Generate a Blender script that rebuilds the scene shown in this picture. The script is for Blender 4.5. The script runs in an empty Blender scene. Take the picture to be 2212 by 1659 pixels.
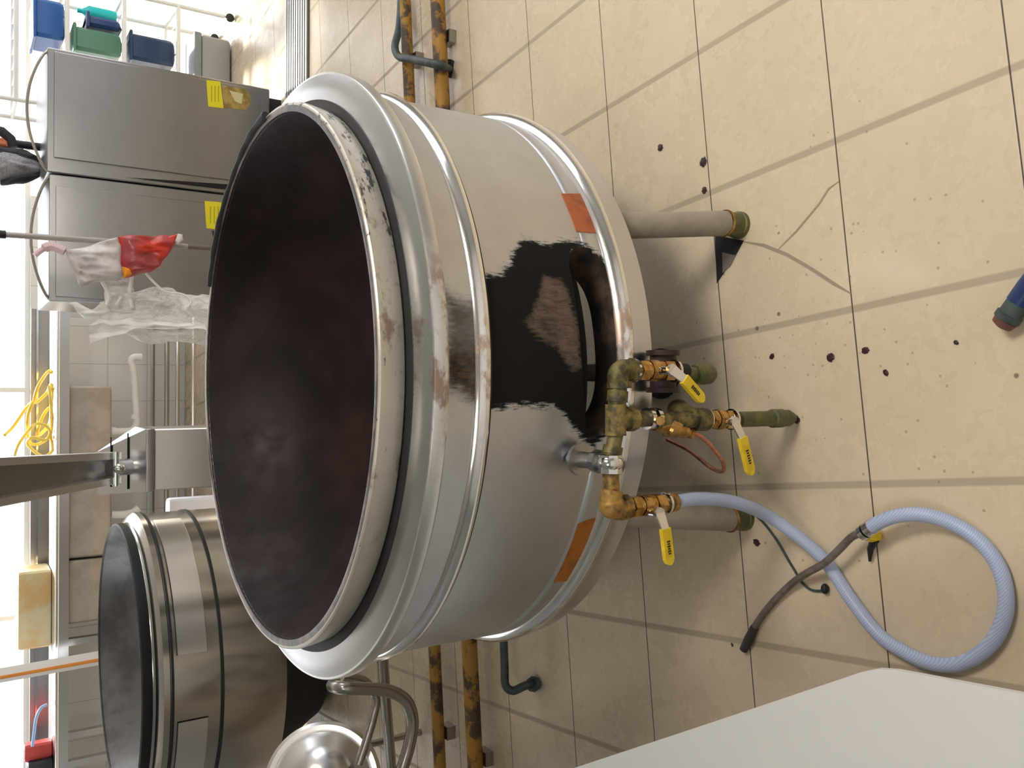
import bpy, math, random
import numpy as np
from mathutils import Vector, Matrix, noise as mnoise

random.seed(7)
S = bpy.context.scene
COL = S.collection

# ---------------------------------------------------------------- camera
CAM_H, PITCH, ROLL, FPX, CX, CY = 1.65, math.radians(32.95), math.radians(-0.2), 1862.0, 1106.0, 829.5
FW = np.array([0, math.cos(PITCH), -math.sin(PITCH)])
_R0 = np.array([1.0, 0, 0]); _D0 = np.array([0, -math.sin(PITCH), -math.cos(PITCH)])
RT = math.cos(ROLL) * _R0 + math.sin(ROLL) * _D0
DN = -math.sin(ROLL) * _R0 + math.cos(ROLL) * _D0
cd = bpy.data.cameras.new('camera'); cam = bpy.data.objects.new('camera', cd); COL.objects.link(cam)
cd.sensor_fit = 'HORIZONTAL'; cd.sensor_width = 36.0; cd.lens = 36.0 * FPX / 2212.0
cd.clip_start = 0.05; cd.clip_end = 200
M = Matrix([[DN[0], RT[0], -FW[0], 0], [DN[1], RT[1], -FW[1], 0], [DN[2], RT[2], -FW[2], CAM_H], [0, 0, 0, 1]])
cam.matrix_world = M
S.camera = cam

# ---------------------------------------------------------------- world, light, exposure
S.view_settings.view_transform = 'Standard'; S.view_settings.look = 'None'
S.view_settings.exposure = -0.02; S.view_settings.gamma = 1.0; S.view_settings.use_curve_mapping = False
S.cycles.use_denoising = True; S.cycles.denoising_prefilter = 'ACCURATE'
S.cycles.max_bounces = 8; S.cycles.diffuse_bounces = 4; S.cycles.glossy_bounces = 4
S.cycles.transmission_bounces = 6; S.cycles.transparent_max_bounces = 12
S.cycles.sample_clamp_indirect = 6.0
W = bpy.data.worlds.new('daylight'); S.world = W; W.use_nodes = True
bgn = W.node_tree.nodes['Background']
bgn.inputs[0].default_value = (0.95, 0.97, 1.0, 1)
# a sky that is brighter on the right-hand side of the building than on the far and left side
_wt = W.node_tree; _tc = _wt.nodes.new('ShaderNodeTexCoord'); _sx = _wt.nodes.new('ShaderNodeSeparateXYZ'); _mr = _wt.nodes.new('ShaderNodeMapRange')
_mr.interpolation_type = 'SMOOTHSTEP'; _wt.links.new(_tc.outputs['Generated'], _sx.inputs[0]); _wt.links.new(_sx.outputs[0], _mr.inputs[0])
for _i, _v in ((1, -.85), (2, 0.1), (3, 2.0), (4, 3.2)): _mr.inputs[_i].default_value = _v
_wt.links.new(_mr.outputs[0], bgn.inputs[1])

LAMP_R, LAMP_L = 31.0, 9.0   # glow of the two ceiling panels
# room limits
XL, XR, YB, YF, ZC = -3.6, 3.6, -1.8, 7.65, 3.0

def area(name, loc, size, target, power, color, portal=False):
    l = bpy.data.lights.new(name, 'AREA'); o = bpy.data.objects.new(name, l); COL.objects.link(o)
    l.shape = 'RECTANGLE'; l.size, l.size_y = size; l.energy = power; l.color = color
    o.location = loc
    d = Vector(target) - Vector(loc)
    o.rotation_euler = d.to_track_quat('-Z', 'Y').to_euler()
    if portal: l.cycles.is_portal = True
    return o
# portals in the real window openings (they only guide sky sampling)
area('portal_front', ((XL + XR) / 2 , YF + .05, 2.0), (7.2, 1.7), ((XL + XR) / 2, 0, 2.0), 1, (1, 1, 1), True)
area('portal_right', (XR + .05, 3.9, 1.75), (5.2, 1.9), (0, 3.9, 1.75), 1, (1, 1, 1), True)
area('portal_left', (XL - .05, 5.4, 1.85), (1.8, 1.5), (0, 5.4, 1.85), 1, (1, 1, 1), True)
area('portal_door', (2.55, YF + .05, 0.6), (2.1, 1.2), (2.55, 0, .6), 1, (1, 1, 1), True)

# sun coming in low through the far window and doorway: it lands beyond the kettles only
sl = bpy.data.lights.new('sun', 'SUN'); sun = bpy.data.objects.new('sun', sl); COL.objects.link(sun)
sl.energy = 15.0; sl.angle = math.radians(7); sl.color = (1.0, .97, .92)
sun.rotation_euler = Vector((-.12, -1.0, -.92)).to_track_quat('-Z', 'Y').to_euler()

# ---------------------------------------------------------------- picture -> place helpers
CAMP = np.array([0, 0, CAM_H])
def ray(x, y): return FW + (CY - y) / FPX * RT + (x - CX) / FPX * DN
def PZ(x, y, z=0.0):
    w = ray(x, y); return CAMP + w * ((z - CAM_H) / w[2])
def PY(x, y, Y):
    w = ray(x, y); return CAMP + w * (Y / w[1])
KX, KY = 0.018, 2.145
def PC(x, y, r, kx=KX, ky=KY):
    w = ray(x, y); a = w[0]**2 + w[1]**2; b = -2 * (w[0] * kx + w[1] * ky); c = kx*kx + ky*ky - r*r
    disc = max(b*b - 4*a*c, 0); t = (-b - math.sqrt(disc)) / (2 * a); return CAMP + w * t

# ---------------------------------------------------------------- material helpers
def mat(name, color=(.5, .5, .5), rough=.5, metal=0.0, spec=.5, alpha=None, trans=0, ior=1.45, emit=None, es=1.0):
    m = bpy.data.materials.new(name); m.use_nodes = True
    p = m.node_tree.nodes['Principled BSDF']
    p.inputs['Base Color'].default_value = (*color, 1); p.inputs['Roughness'].default_value = rough
    p.inputs['Metallic'].default_value = metal; p.inputs['Specular IOR Level'].default_value = spec
    p.inputs['Transmission Weight'].default_value = trans; p.inputs['IOR'].default_value = ior
    if alpha is not None: p.inputs['Alpha'].default_value = alpha
    if emit: p.inputs['Emission Color'].default_value = (*emit, 1); p.inputs['Emission Strength'].default_value = es
    return m
class N:
    """tiny node-graph helper on top of a material"""
    def __init__(s, m): s.m = m; s.t = m.node_tree; s.p = s.t.nodes['Principled BSDF']
    def n(s, typ, **kw):
        x = s.t.nodes.new(typ)
        for k, v in kw.items(): setattr(x, k, v)
        return x
    def link(s, a, b): s.t.links.new(a, b)
    def obj(s): return s.n('ShaderNodeTexCoord').outputs['Object']
    def geo(s): return s.n('ShaderNodeNewGeometry').outputs['Position']
    def sep(s, v): x = s.n('ShaderNodeSeparateXYZ'); s.link(v, x.inputs[0]); return x.outputs
    def map(s, v, scale=(1, 1, 1), loc=(0, 0, 0), rot=(0, 0, 0)):
        x = s.n('ShaderNodeMapping'); s.link(v, x.inputs[0]); x.inputs['Scale'].default_value = scale
        x.inputs['Location'].default_value = loc; x.inputs['Rotation'].default_value = rot; return x.outputs[0]
    def noise(s, v, scale=5, detail=4, rough=.5, dist=0):
        x = s.n('ShaderNodeTexNoise'); s.link(v, x.inputs['Vector']); x.inputs['Scale'].default_value = scale
        x.inputs['Detail'].default_value = detail; x.inputs['Roughness'].default_value = rough
        x.inputs['Distortion'].default_value = dist; return x.outputs['Fac']
    def voro(s, v, scale=5, feature='F1', rnd=1):
        x = s.n('ShaderNodeTexVoronoi', feature=feature); s.link(v, x.inputs['Vector']); x.inputs['Scale'].default_value = scale
        x.inputs['Randomness'].default_value = rnd; return x.outputs
    def math(s, op, a, b=None, c=None, clamp=False):
        x = s.n('ShaderNodeMath', operation=op, use_clamp=clamp)
        for i, v in enumerate((a, b, c)):
            if v is None: continue
            if isinstance(v, (int, float)): x.inputs[i].default_value = v
            else: s.link(v, x.inputs[i])
        return x.outputs[0]
    def ramp(s, v, lo, hi, a=0.0, b=1.0):
        x = s.n('ShaderNodeMapRange', interpolation_type='SMOOTHSTEP'); s.link(v, x.inputs[0])
        for i, k in zip((1, 2, 3, 4), (lo, hi, a, b)): x.inputs[i].default_value = k
        return x.outputs[0]
    def mix(s, f, a, b):
        x = s.n('ShaderNodeMix', data_type='RGBA')
        if isinstance(f, (int, float)): x.inputs[0].default_value = f
        else: s.link(f, x.inputs[0])
        for i, v in ((6, a), (7, b)):
            if isinstance(v, tuple): x.inputs[i].default_value = (*v, 1)
            else: s.link(v, x.inputs[i])
        return x.outputs[2]
    def col(s, v): s.link(v, s.p.inputs['Base Color'])
    def rough(s, v): s.link(v, s.p.inputs['Roughness'])
    def metal(s, v): s.link(v, s.p.inputs['Metallic'])
    def bump(s, v, strength=.2, dist=.01):
        x = s.n('ShaderNodeBump'); x.inputs['Strength'].default_value = strength; x.inputs['Distance'].default_value = dist
        s.link(v, x.inputs['Height']); s.link(x.outputs[0], s.p.inputs['Normal'])

def steel(name, c=(.62, .61, .59), r=.28, stain=0.0, brush=(1, 1, 60), bump=.03):
    m = mat(name, c, r, 1.0); g = N(m); o = g.obj()
    b = g.noise(g.map(o, brush), 3, 3)
    n1 = g.noise(o, 4, 2, .5)
    g.rough(g.ramp(g.noise(g.map(o, brush), 3, 8, .7), .2, .8, r - .005, r + .025))
    if stain: g.col(g.mix(g.math('MULTIPLY', g.ramp(g.noise(o, 7, 8, .7), .3, .8), stain), c, tuple(x * .72 for x in c)))
    return m

# ---------------------------------------------------------------- mesh helpers
class MB:
    def __init__(s): s.v = []; s.f = []
    def add(s, vs, fs):
        k = len(s.v); s.v += [tuple(map(float, v)) for v in vs]; s.f += [tuple(i + k for i in f) for f in fs]; return s
    def box(s, c, d, rz=0.0, bev=0.0):
        cx, cy, cz = c; hx, hy, hz = d[0] / 2, d[1] / 2, d[2] / 2
        ca, sa = math.cos(rz), math.sin(rz)
        b = min(bev, hx * .9, hy * .9, hz * .9)
        if b <= 0:
            P = [(x, y, z) for z in (-hz, hz) for (x, y) in ((-hx, -hy), (hx, -hy), (hx, hy), (-hx, hy))]
            F = [(3, 2, 1, 0), (4, 5, 6, 7), (0, 1, 5, 4), (1, 2, 6, 5), (2, 3, 7, 6), (3, 0, 4, 7)]
        else:
            rings = []
            for z, q in ((-hz, b), (-hz + b * .3, b * .3), (-hz + b, 0), (hz - b, 0), (hz - b * .3, b * .3), (hz, b)):
                x1, y1 = hx - q, hy - q; e = b * .7
                rings.append([(-x1 + e, -y1, z), (x1 - e, -y1, z), (x1, -y1 + e, z), (x1, y1 - e, z), (x1 - e, y1, z), (-x1 + e, y1, z), (-x1, y1 - e, z), (-x1, -y1 + e, z)])
            P = [p for r in rings for p in r]; F = [tuple(range(7, -1, -1)), tuple(range(40, 48))]
            for k in range(5):
                for i in range(8):
                    j = (i + 1) % 8; F.append((k * 8 + i, k * 8 + j, k * 8 + 8 + j, k * 8 + 8 + i))
        return s.add([(cx + x * ca - y * sa, cy + x * sa + y * ca, cz + z) for x, y, z in P], F)
    def lathe(s, prof, c=(0, 0, 0), seg=96, a0=0.0, a1=2 * math.pi, axis='z'):
        full = abs(a1 - a0 - 2 * math.pi) < 1e-6; n = seg if full else seg + 1; P = []; F = []
        for r, z in prof:
            for i in range(n):
                a = a0 + (a1 - a0) * i / seg; x, y, zz = r * math.cos(a), r * math.sin(a), z
                if axis == 'y': x, y, zz = x, zz, y
                if axis == 'x': x, y, zz = zz, x, y
                P.append((c[0] + x, c[1] + y, c[2] + zz))
        for k in range(len(prof) - 1):
            for i in range(seg):
                j = (i + 1) % n; F.append((k * n + i, k * n + j, (k + 1) * n + j, (k + 1) * n + i))
        return s.add(P, F)
    def tube(s, pts, r, seg=12, caps=True, closed=False):
        pts = [Vector(p) for p in pts]; n = len(pts); P = []; F = []
        rr = r if hasattr(r, '__len__') else [r] * n
        t0 = (pts[1] - pts[0]).normalized(); up = Vector((0, 0, 1)) if abs(t0.z) < .9 else Vector((1, 0, 0))
        nrm = t0.cross(up).normalized()
        for i, p in enumerate(pts):
            if closed: t = (pts[(i + 1) % n] - pts[i - 1]).normalized()
            else: t = (pts[min(i + 1, n - 1)] - pts[max(i - 1, 0)]).normalized()
            nrm = (nrm - t * nrm.dot(t)).normalized(); bn = t.cross(nrm)
            for k in range(seg):
                a = 2 * math.pi * k / seg; P.append(p + (nrm * math.cos(a) + bn * math.sin(a)) * rr[i])
        m = n if closed else n - 1
        for i in range(m):
            for k in range(seg):
                j = (k + 1) % seg; i2 = (i + 1) % n; F.append((i * seg + k, i * seg + j, i2 * seg + j, i2 * seg + k))
        if caps and not closed: F += [tuple(range(seg - 1, -1, -1)), tuple(range((n - 1) * seg, n * seg))]
        return s.add(P, F)
    def cyl(s, a, b, r, seg=20, r2=None): return s.tube([a, b], [r, r if r2 is None else r2], seg)
    def ell(s, c, d, seg=20, rings=12, f=None):
        P = []; F = []
        for i in range(rings + 1):
            th = math.pi * i / rings
            for k in range(seg):
                ph = 2 * math.pi * k / seg; u = Vector((math.sin(th) * math.cos(ph), math.sin(th) * math.sin(ph), math.cos(th)))
                q = f(u) if f else 1.0; P.append((c[0] + u.x * d[0] * q, c[1] + u.y * d[1] * q, c[2] + u.z * d[2] * q))
        for i in range(rings):
            for k in range(seg):
                j = (k + 1) % seg; F.append((i * seg + k, (i + 1) * seg + k, (i + 1) * seg + j, i * seg + j))
        return s.add(P, F)
    def prism(s, poly, z0, z1):
        n = len(poly)
        return s.add([(p[0], p[1], z0) for p in poly] + [(p[0], p[1], z1) for p in poly],
                     [tuple(range(n - 1, -1, -1)), tuple(range(n, 2 * n))] + [(i, (i + 1) % n, n + (i + 1) % n, n + i) for i in range(n)])
    def plate(s, pts, th):
        """flat polygon in space given thickness th (vector)"""
        n = len(pts); t = Vector(th); a = [Vector(p) for p in pts]
        return s.add(a + [p + t for p in a], [tuple(range(n - 1, -1, -1)), tuple(range(n, 2 * n))] + [(i, (i + 1) % n, n + (i + 1) % n, n + i) for i in range(n)])
    def build(s, name, material, parent=None, smooth=True, angle=35, label=None):
        o0 = Vector((0, 0, 0)); q = parent
        while q is not None: o0 += q.location; q = q.parent
        me = bpy.data.meshes.new(name); me.from_pydata([(v[0] - o0.x, v[1] - o0.y, v[2] - o0.z) for v in s.v], [], s.f)
        me.validate(); me.materials.append(material)
        import bmesh
        bm = bmesh.new(); bm.from_mesh(me); bmesh.ops.remove_doubles(bm, verts=bm.verts, dist=1e-5)
        bmesh.ops.recalc_face_normals(bm, faces=bm.faces); bm.to_mesh(me); bm.free()
        if smooth:
            me.shade_smooth(); me.set_sharp_from_angle(angle=math.radians(angle))
        o = bpy.data.objects.new(name, me); COL.objects.link(o)
        if parent is not None: o.parent = parent
        if label: o['label'] = label
        return o
def spline(pts, n=12, closed=False):
    P = [np.array(p, float) for p in pts]; out = []; m = len(P)
    for i in range(m if closed else m - 1):
        if closed: a, b, c, d = P[i - 1], P[i], P[(i + 1) % m], P[(i + 2) % m]
        else: a, b, c, d = P[max(i - 1, 0)], P[i], P[i + 1], P[min(i + 2, m - 1)]
        for k in range(n):
            t = k / n; out.append(.5 * ((2 * b) + (c - a) * t + (2 * a - 5 * b + 4 * c - d) * t * t + (3 * b - a - 3 * c + d) * t**3))
    if not closed: out.append(P[-1])
    return out
def tag(o, label, cat, group=None, kind=None):
    o['label'] = label; o['category'] = cat
    if group: o['group'] = group
    if kind: o['kind'] = kind
    return o
def thing(name, label, cat, loc=(0, 0, 0), group=None):
    o = bpy.data.objects.new(name, None); COL.objects.link(o); o.location = tuple(float(v) for v in loc); o.empty_display_size = .1
    return tag(o, label, cat, group)
def struct(o): o['kind'] = 'structure'; return o
def copy_tree(o, parent=None):
    c = o.copy(); COL.objects.link(c); c.parent = parent
    for ch in [x for x in bpy.data.objects if x.parent == o]: copy_tree(ch, c)
    return c

# ---------------------------------------------------------------- materials
T, YAW, OT, OR = 0.381, math.radians(6.85), 2.673, 1.448
def tile_floor():
    m = mat('beige_floor_tile', (.6, .52, .38), .3, 0, .5); g = N(m); pos = g.geo(); x, y, z = g.sep(pos)
    c, s_ = math.cos(YAW), math.sin(YAW)
    u = g.math('ADD', g.math('MULTIPLY', x, c), g.math('MULTIPLY', y, s_))
    v = g.math('ADD', g.math('MULTIPLY', x, -s_), g.math('MULTIPLY', y, c))
    def dist(w, off):
        a = g.math('DIVIDE', g.math('SUBTRACT', w, off), T)
        fr = g.math('FRACT', g.math('ADD', a, 100.5)); return g.math('MULTIPLY', g.math('ABSOLUTE', g.math('SUBTRACT', fr, .5)), T)
    dt = dist(v, OT); dr = dist(u, OR)
    wob = g.noise(pos, 30, 3)
    lt = g.ramp(g.math('ADD', dt, g.math('MULTIPLY', wob, .0006)), .0012, .0028, 1, 0)
    lr = g.ramp(dr, .005, .011, 1, 0)
    n1 = g.noise(pos, 1.6, 12, .72); n2 = g.noise(pos, 7, 9, .7)
    base = g.mix(g.ramp(n1, .25, .75), (.67, .57, .415), (.58, .485, .345))
    n3 = g.noise(pos, 26, 6, .7)
    base = g.mix(g.math('MULTIPLY', n3, .22), base, (.42, .34, .23)); base = g.mix(g.math('MULTIPLY', n2, .16), base, (.45, .38, .28))
    # dark speckles of spilled food, thicker in front of the kettle
    ctr = g.n('ShaderNodeVectorMath', operation='DISTANCE'); g.link(g.map(pos, (1, 1.1, 1)), ctr.inputs[0]); ctr.inputs[1].default_value = (.12, 1.32, 0)
    near = g.ramp(ctr.outputs['Value'], .15, .85, 1, 0)
    sp = g.map(pos, (1, 1, 0)); vo = g.voro(sp, 42); vo2 = g.voro(sp, 18)
    r1 = g.math('MULTIPLY', g.ramp(vo['Distance'], .10, .17, 1, 0), g.math('GREATER_THAN', g.math('ADD', g.sep(vo['Color'])[0], g.math('MULTIPLY', near, .42)), 1.10))
    r2 = g.math('MULTIPLY', g.ramp(vo2['Distance'], .07, .13, 1, 0), g.math('GREATER_THAN', g.math('ADD', g.sep(vo2['Color'])[1], g.math('MULTIPLY', near, .28)), 1.08))
    base = g.mix(g.math('MULTIPLY', lr, .5), base, (.2, .165, .12))
    base = g.mix(g.math('MULTIPLY', lt, .93), base, (.03, .018, .015))
    base = g.mix(g.math('MULTIPLY', r1, .45), base, (.16, .085, .06))
    base = g.mix(g.math('MULTIPLY', r2, .75), base, (.1, .05, .045))
    g.col(base)
    g.rough(g.math('ADD', g.ramp(n2, .3, .7, .2, .36), g.math('MULTIPLY', g.math('MAXIMUM', lt, lr), .3)))
    g.bump(g.math('SUBTRACT', g.math('MULTIPLY', n3, .05), g.math('MAXIMUM', lt, g.math('MULTIPLY', lr, .5))), .25, .003)
    return m
M_floor = tile_floor()
def tile_wall(name, c, grout, size=.3):
    m = mat(name, c, .25, 0, .5); g = N(m); pos = g.geo(); x, y, z = g.sep(pos)
    def d(w): return g.math('ABSOLUTE', g.math('SUBTRACT', g.math('FRACT', g.math('ADD', g.math('DIVIDE', w, size), 50.5)), .5))
    l = g.math('MAXIMUM', g.ramp(d(g.math('ADD', x, y)), .004, .012, 1, 0), g.ramp(d(z), .004, .012, 1, 0))
    g.col(g.mix(l, g.mix(g.noise(pos, 3, 3), c, tuple(k * .9 for k in c)), grout)); g.rough(g.ramp(l, 0, 1, .22, .6)); return m
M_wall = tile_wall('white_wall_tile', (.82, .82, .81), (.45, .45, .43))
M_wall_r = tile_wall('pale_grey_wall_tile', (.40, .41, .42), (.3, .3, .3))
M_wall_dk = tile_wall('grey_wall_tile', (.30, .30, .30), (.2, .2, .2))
M_ceil = mat('ceiling_paint', (.50, .50, .50), .8)
M_frame = mat('window_frame_paint', (.86, .86, .86), .4)
M_glass = mat('window_glass', (1, 1, 1), .02, 0, .5, alpha=.08)
M_steel = steel('brushed_steel', (.60, .605, .62))
M_steel_d = steel('worn_grey_steel', (.40, .385, .37), .36, .4)
M_steel_cab = steel('cabinet_steel', (.34, .335, .335), .34, .3, (1, 1, .5))
M_steel_b = steel('bright_steel', (.80, .79, .78), .24)
M_steel2 = steel('dark_polished_steel', (.50, .48, .455), .17)
M_chrome = mat('chrome', (.75, .75, .75), .12, 1)
M_tubegrey = steel('grey_tube', (.42, .40, .38), .25)
M_black = mat('black_plastic', (.012, .012, .013), .5)
M_soot = mat('soot', (.018, .015, .013), .75)
M_char = mat('black_char', (.02, .018, .017), .55)

def body_mat():
    m = mat('kettle_body_steel', (.6, .585, .56), .3, 1); g = N(m); o = g.obj()
    at = g.n('ShaderNodeAttribute', attribute_name='soot').outputs['Fac']; ab = g.n('ShaderNodeAttribute', attribute_name='bare').outputs['Fac']
    ar = g.n('ShaderNodeAttribute', attribute_name='scorch').outputs['Fac']
    fine = g.noise(g.map(o, (40, 40, 8)), 4, 4, .7); big = g.noise(o, 9, 4, .6)
    jit = g.math('ADD', g.math('MULTIPLY', g.math('SUBTRACT', fine, .5), .05), g.math('MULTIPLY', g.math('SUBTRACT', big, .5), .035))
    soot = g.ramp(g.math('ADD', at, jit), -.005, .008); bare = g.ramp(g.math('ADD', ab, jit), -.006, .008)
    sc = g.math('MULTIPLY', g.ramp(g.math('ADD', ar, g.math('MULTIPLY', jit, 1.2)), -.015, .03), g.ramp(big, .25, .6, .75, 1))
    n1 = g.noise(o, 3.0, 5, .6); br = g.noise(g.map(o, (1, 1, 60)), 3, 3)
    c = g.mix(g.ramp(g.noise(o, 9, 8, .72), .3, .8), (.60, .61, .63), (.53, .535, .55))
    c = g.mix(sc, c, g.mix(g.ramp(fine, .4, .62), (.012, .008, .006), (.085, .045, .022)))
    c = g.mix(soot, c, (.007, .0065, .006)); c = g.mix(g.math('MULTIPLY', bare, g.ramp(big, .3, .55, .35, 1)), c, g.mix(g.ramp(fine, .35, .65), (.14, .105, .08), (.075, .052, .038))); g.col(c)
    g.metal(g.math('SUBTRACT', 1.0, g.math('MAXIMUM', soot, g.math('MULTIPLY', g.math('MAXIMUM', bare, sc), .92)), clamp=True))
    rr = g.math('ADD', g.ramp(g.noise(o, 2.5, 1, .4), .3, .7, .33, .40), g.math('MULTIPLY', br, .06))
    g.rough(g.math('ADD', g.math('MULTIPLY', g.math('MAXIMUM', soot, g.math('MAXIMUM', bare, sc)), .28), rr)); g.link(g.ramp(soot, 0, 1, .5, .22), g.p.inputs['Specular IOR Level'])
    return m
M_body = body_mat()
def stained_ring(name, base, r, metal, wid, stain=(.16, .08, .03), spots=0.0, thr=.5):
    """steel ring whose front (towards -Y) carries rusty heat stains with their own shape"""
    m = mat(name, base, r, metal); g = N(m); o = g.obj(); x, y, z = g.sep(o)
    n1 = g.noise(g.map(o, (9, 9, 16)), 1.6, 5, .65); n2 = g.noise(g.map(o, (30, 30, 30)), 1.5, 4, .7)
    zone = g.math('MULTIPLY', g.ramp(g.math('ABSOLUTE', g.math('SUBTRACT', x, .03)), wid * .4, wid, 1, 0), g.math('LESS_THAN', y, 0.0))
    k = g.math('MULTIPLY', g.ramp(n1, thr - .05, thr + .12), zone)
    c = g.mix(g.ramp(g.noise(o, 12, 8, .7), .35, .75), base, tuple(q * .92 for q in base)); c = g.mix(g.math('MULTIPLY', k, .7), c, stain)
    if spots:
        sx = g.ramp(x, .1, .45); sp = g.ramp(g.math('ADD', g.noise(g.map(o, (9, 9, 30)), 2.2, 5, .7), g.math('MULTIPLY', sx, .14)), .66, .72)
        c = g.mix(g.math('MULTIPLY', sp, spots), c, (.03, .028, .035))
    g.col(c); g.rough(g.math('ADD', g.math('MULTIPLY', k, .2), r)); return m
M_collar = stained_ring('collar_steel', (.57, .58, .60), .27, 1, .16, (.22, .15, .10), thr=.56)
M_lip = stained_ring('collar_lip_steel', (.74, .74, .73), .3, 1, .26, (.2, .09, .03), thr=.47)
M_hoop = stained_ring('hoop_steel', (.86, .85, .84), .15, 1, .2, (.40, .22, .10), thr=.5)
M_rim = stained_ring('rim_worn_steel', (.56, .52, .45), .40, .6, .5, (.15, .09, .05), .9, thr=.58)
def pan_mat():
    m = mat('seasoned_iron', (.05, .025, .022), .4, 0, .28); g = N(m); o = g.obj()
    n1 = g.noise(o, 3.2, 6, .6, .4); n2 = g.noise(o, 14, 5, .6); x, y, z = g.sep(o)
    c = g.mix(g.ramp(n1, .35, .7), (.010, .0052, .0046), (.034, .016, .0145))
    c = g.mix(g.math('MULTIPLY', g.ramp(n2, .55, .75), .5), c, (.011, .008, .0075))
    g.col(c); g.rough(g.ramp(n2, .3, .7, .42, .6)); g.bump(n2, .12, .004); return m
M_pan = pan_mat()
def tape(name, c):
    m = mat(name, c, .45); g = N(m); o = g.obj(); g.col(g.mix(g.ramp(g.noise(o, 22, 4), .4, .7), c, tuple(k * .62 for k in c))); return m
M_tape_red = tape('rusty_red_tape', (.42, .11, .035)); M_tape_or = tape('orange_tape', (.36, .12, .012))
def patchy(name, a, b, scale=40, rough=.45, metal=0.0, lo=.4, hi=.62):
    m = mat(name, a, rough, metal); g = N(m); o = g.obj(); k = g.ramp(g.noise(o, scale, 5, .65), lo, hi)
    g.col(g.mix(k, a, b)); g.bump(k, .15, .002); return m
M_oldpipe = patchy('tarnished_brass_pipe', (.20, .165, .06), (.06, .055, .03), 38, .5, .35)
M_oldpipe2 = patchy('yellowed_brass_pipe', (.38, .22, .05), (.12, .08, .035), 34, .45, .3)
M_brass = patchy('brass', (.58, .36, .13), (.36, .20, .06), 60, .25, 1.0)
M_olive = patchy('olive_painted_pipe', (.13, .12, .035), (.07, .075, .03), 30, .5, 0)
M_copper = patchy('copper', (.75, .33, .22), (.5, .2, .12), 40, .3, .9)
M_yellow = patchy('yellow_handle_plastic', (.80, .60, .03), (.70, .48, .02), 30, .4)
M_rustpipe = patchy('rusty_yellow_pipe', (.36, .19, .03), (.07, .045, .028), 11, .55, .1, .45, .56)
M_teal = patchy('dark_teal_pipe', (.05, .075, .07), (.02, .03, .03), 14, .5)
M_leg = patchy('leg_pipe_steel', (.36, .32, .26), (.26, .23, .19), 6, .5, .25)
M_void = mat('dark_gap', (.012, .008, .008), .8)
def hose_mat():
    m = mat('blue_braided_hose', (.33, .42, .62), .3, 0, .5, trans=.25, ior=1.3); g = N(m); o = g.obj()
    w = g.n('ShaderNodeTexWave', wave_type='BANDS', bands_direction='DIAGONAL'); g.link(o, w.inputs[0]); w.inputs['Scale'].default_value = 90
    g.col(g.mix(g.ramp(w.outputs['Fac'], .35, .65), (.56, .64, .82), (.42, .50, .72))); return m
M_hose = hose_mat()
M_tubebrown = patchy('grey_brown_tube', (.17, .135, .12), (.10, .08, .07), 20, .35)
M_white = mat('white_plastic', (.82, .81, .78), .45)
M_cream = mat('white_table_laminate', (.60, .60, .585), .5)
M_pvc = mat('white_pvc', (.78, .78, .74), .35)
M_label = mat('yellow_label', (.82, .72, .02), .5)
M_ink = mat('dark_print', (.03, .03, .02), .6)
M_gold = patchy('gold_foil_plate', (.55, .42, .14), (.30, .22, .07), 18, .3, .6)
M_scrap = patchy('dark_red_food', (.055, .02, .025), (.025, .012, .014), 60, .35)

# ================================================================ ROOM
o = MB().box(((XL + XR) / 2, (YB + 14) / 2, -.05), (XR - XL + 3, 14 - YB, .1)).build('floor', M_floor, smooth=False); struct(o)
def floor_poly(px, name, m, zt=.0012):
    P = [PZ(x, y) for x, y in px]; return MB().prism([(p[0], p[1]) for p in P], .0002, zt).build(name, m, o, smooth=False)
def floor_strip(px, w, name, m):
    P = [PZ(x, y) for x, y in px]; L = []; R_ = []
    for i, p in enumerate(P):
        a = P[max(i - 1, 0)]; b = P[min(i + 1, len(P) - 1)]; d = (b - a)[:2]; d /= np.linalg.norm(d) + 1e-9; n_ = np.array([-d[1], d[0]])
        ww = w * (.35 if i in (0, len(P) - 1) else 1); L.append(p[:2] + n_ * ww / 2); R_.append(p[:2] - n_ * ww / 2)
    return MB().prism(L + R_[::-1], .0002, .0008).build(name, m, o, smooth=False)
M_crack = mat('tile_crack', (.30, .25, .18), .6)
floor_poly([(1545, 508), (1607, 520), (1592, 548), (1549, 612)], 'missing_tile_corner', M_void)
floor_poly([(1561, 545), (1590, 552), (1578, 575), (1562, 590)], 'mortar_patch', mat('grey_mortar', (.16, .13, .11), .8), .0018)
floor_strip([(1605, 522), (1650, 530), (1700, 550), (1755, 582), (1800, 612), (1838, 634)], .008, 'tile_crack', M_crack)
floor_strip([(1680, 540), (1720, 500), (1770, 440), (1790, 408), (1812, 392)], .005, 'tile_crack', M_crack)
# steel floor grating near the door
gr = MB()
ga, gb = PZ(648, 185), PZ(650, -60); gc = PZ(606, 160)
gx0, gx1 = 1.2, XR - .05; gy0, gy1 = 4.62, 5.0
gt = thing('floor_grating', 'ribbed grey steel drain grating let into the floor before the bright doorway', 'drain', ((gx0 + gx1) / 2, (gy0 + gy1) / 2, 0))
MB().box(((gx0 + gx1) / 2, (gy0 + gy1) / 2, .003), (gx1 - gx0, gy1 - gy0, .006)).build('grate_bed', mat('grate_dark', (.1, .1, .1), .6), gt, smooth=False)
b = MB()
for i in range(10): b.box(((gx0 + gx1) / 2, gy0 + (i + .5) * (gy1 - gy0) / 10, .009), (gx1 - gx0, .022, .012))
b.build('grate_bars', M_steel_d, gt, smooth=False)

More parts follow.
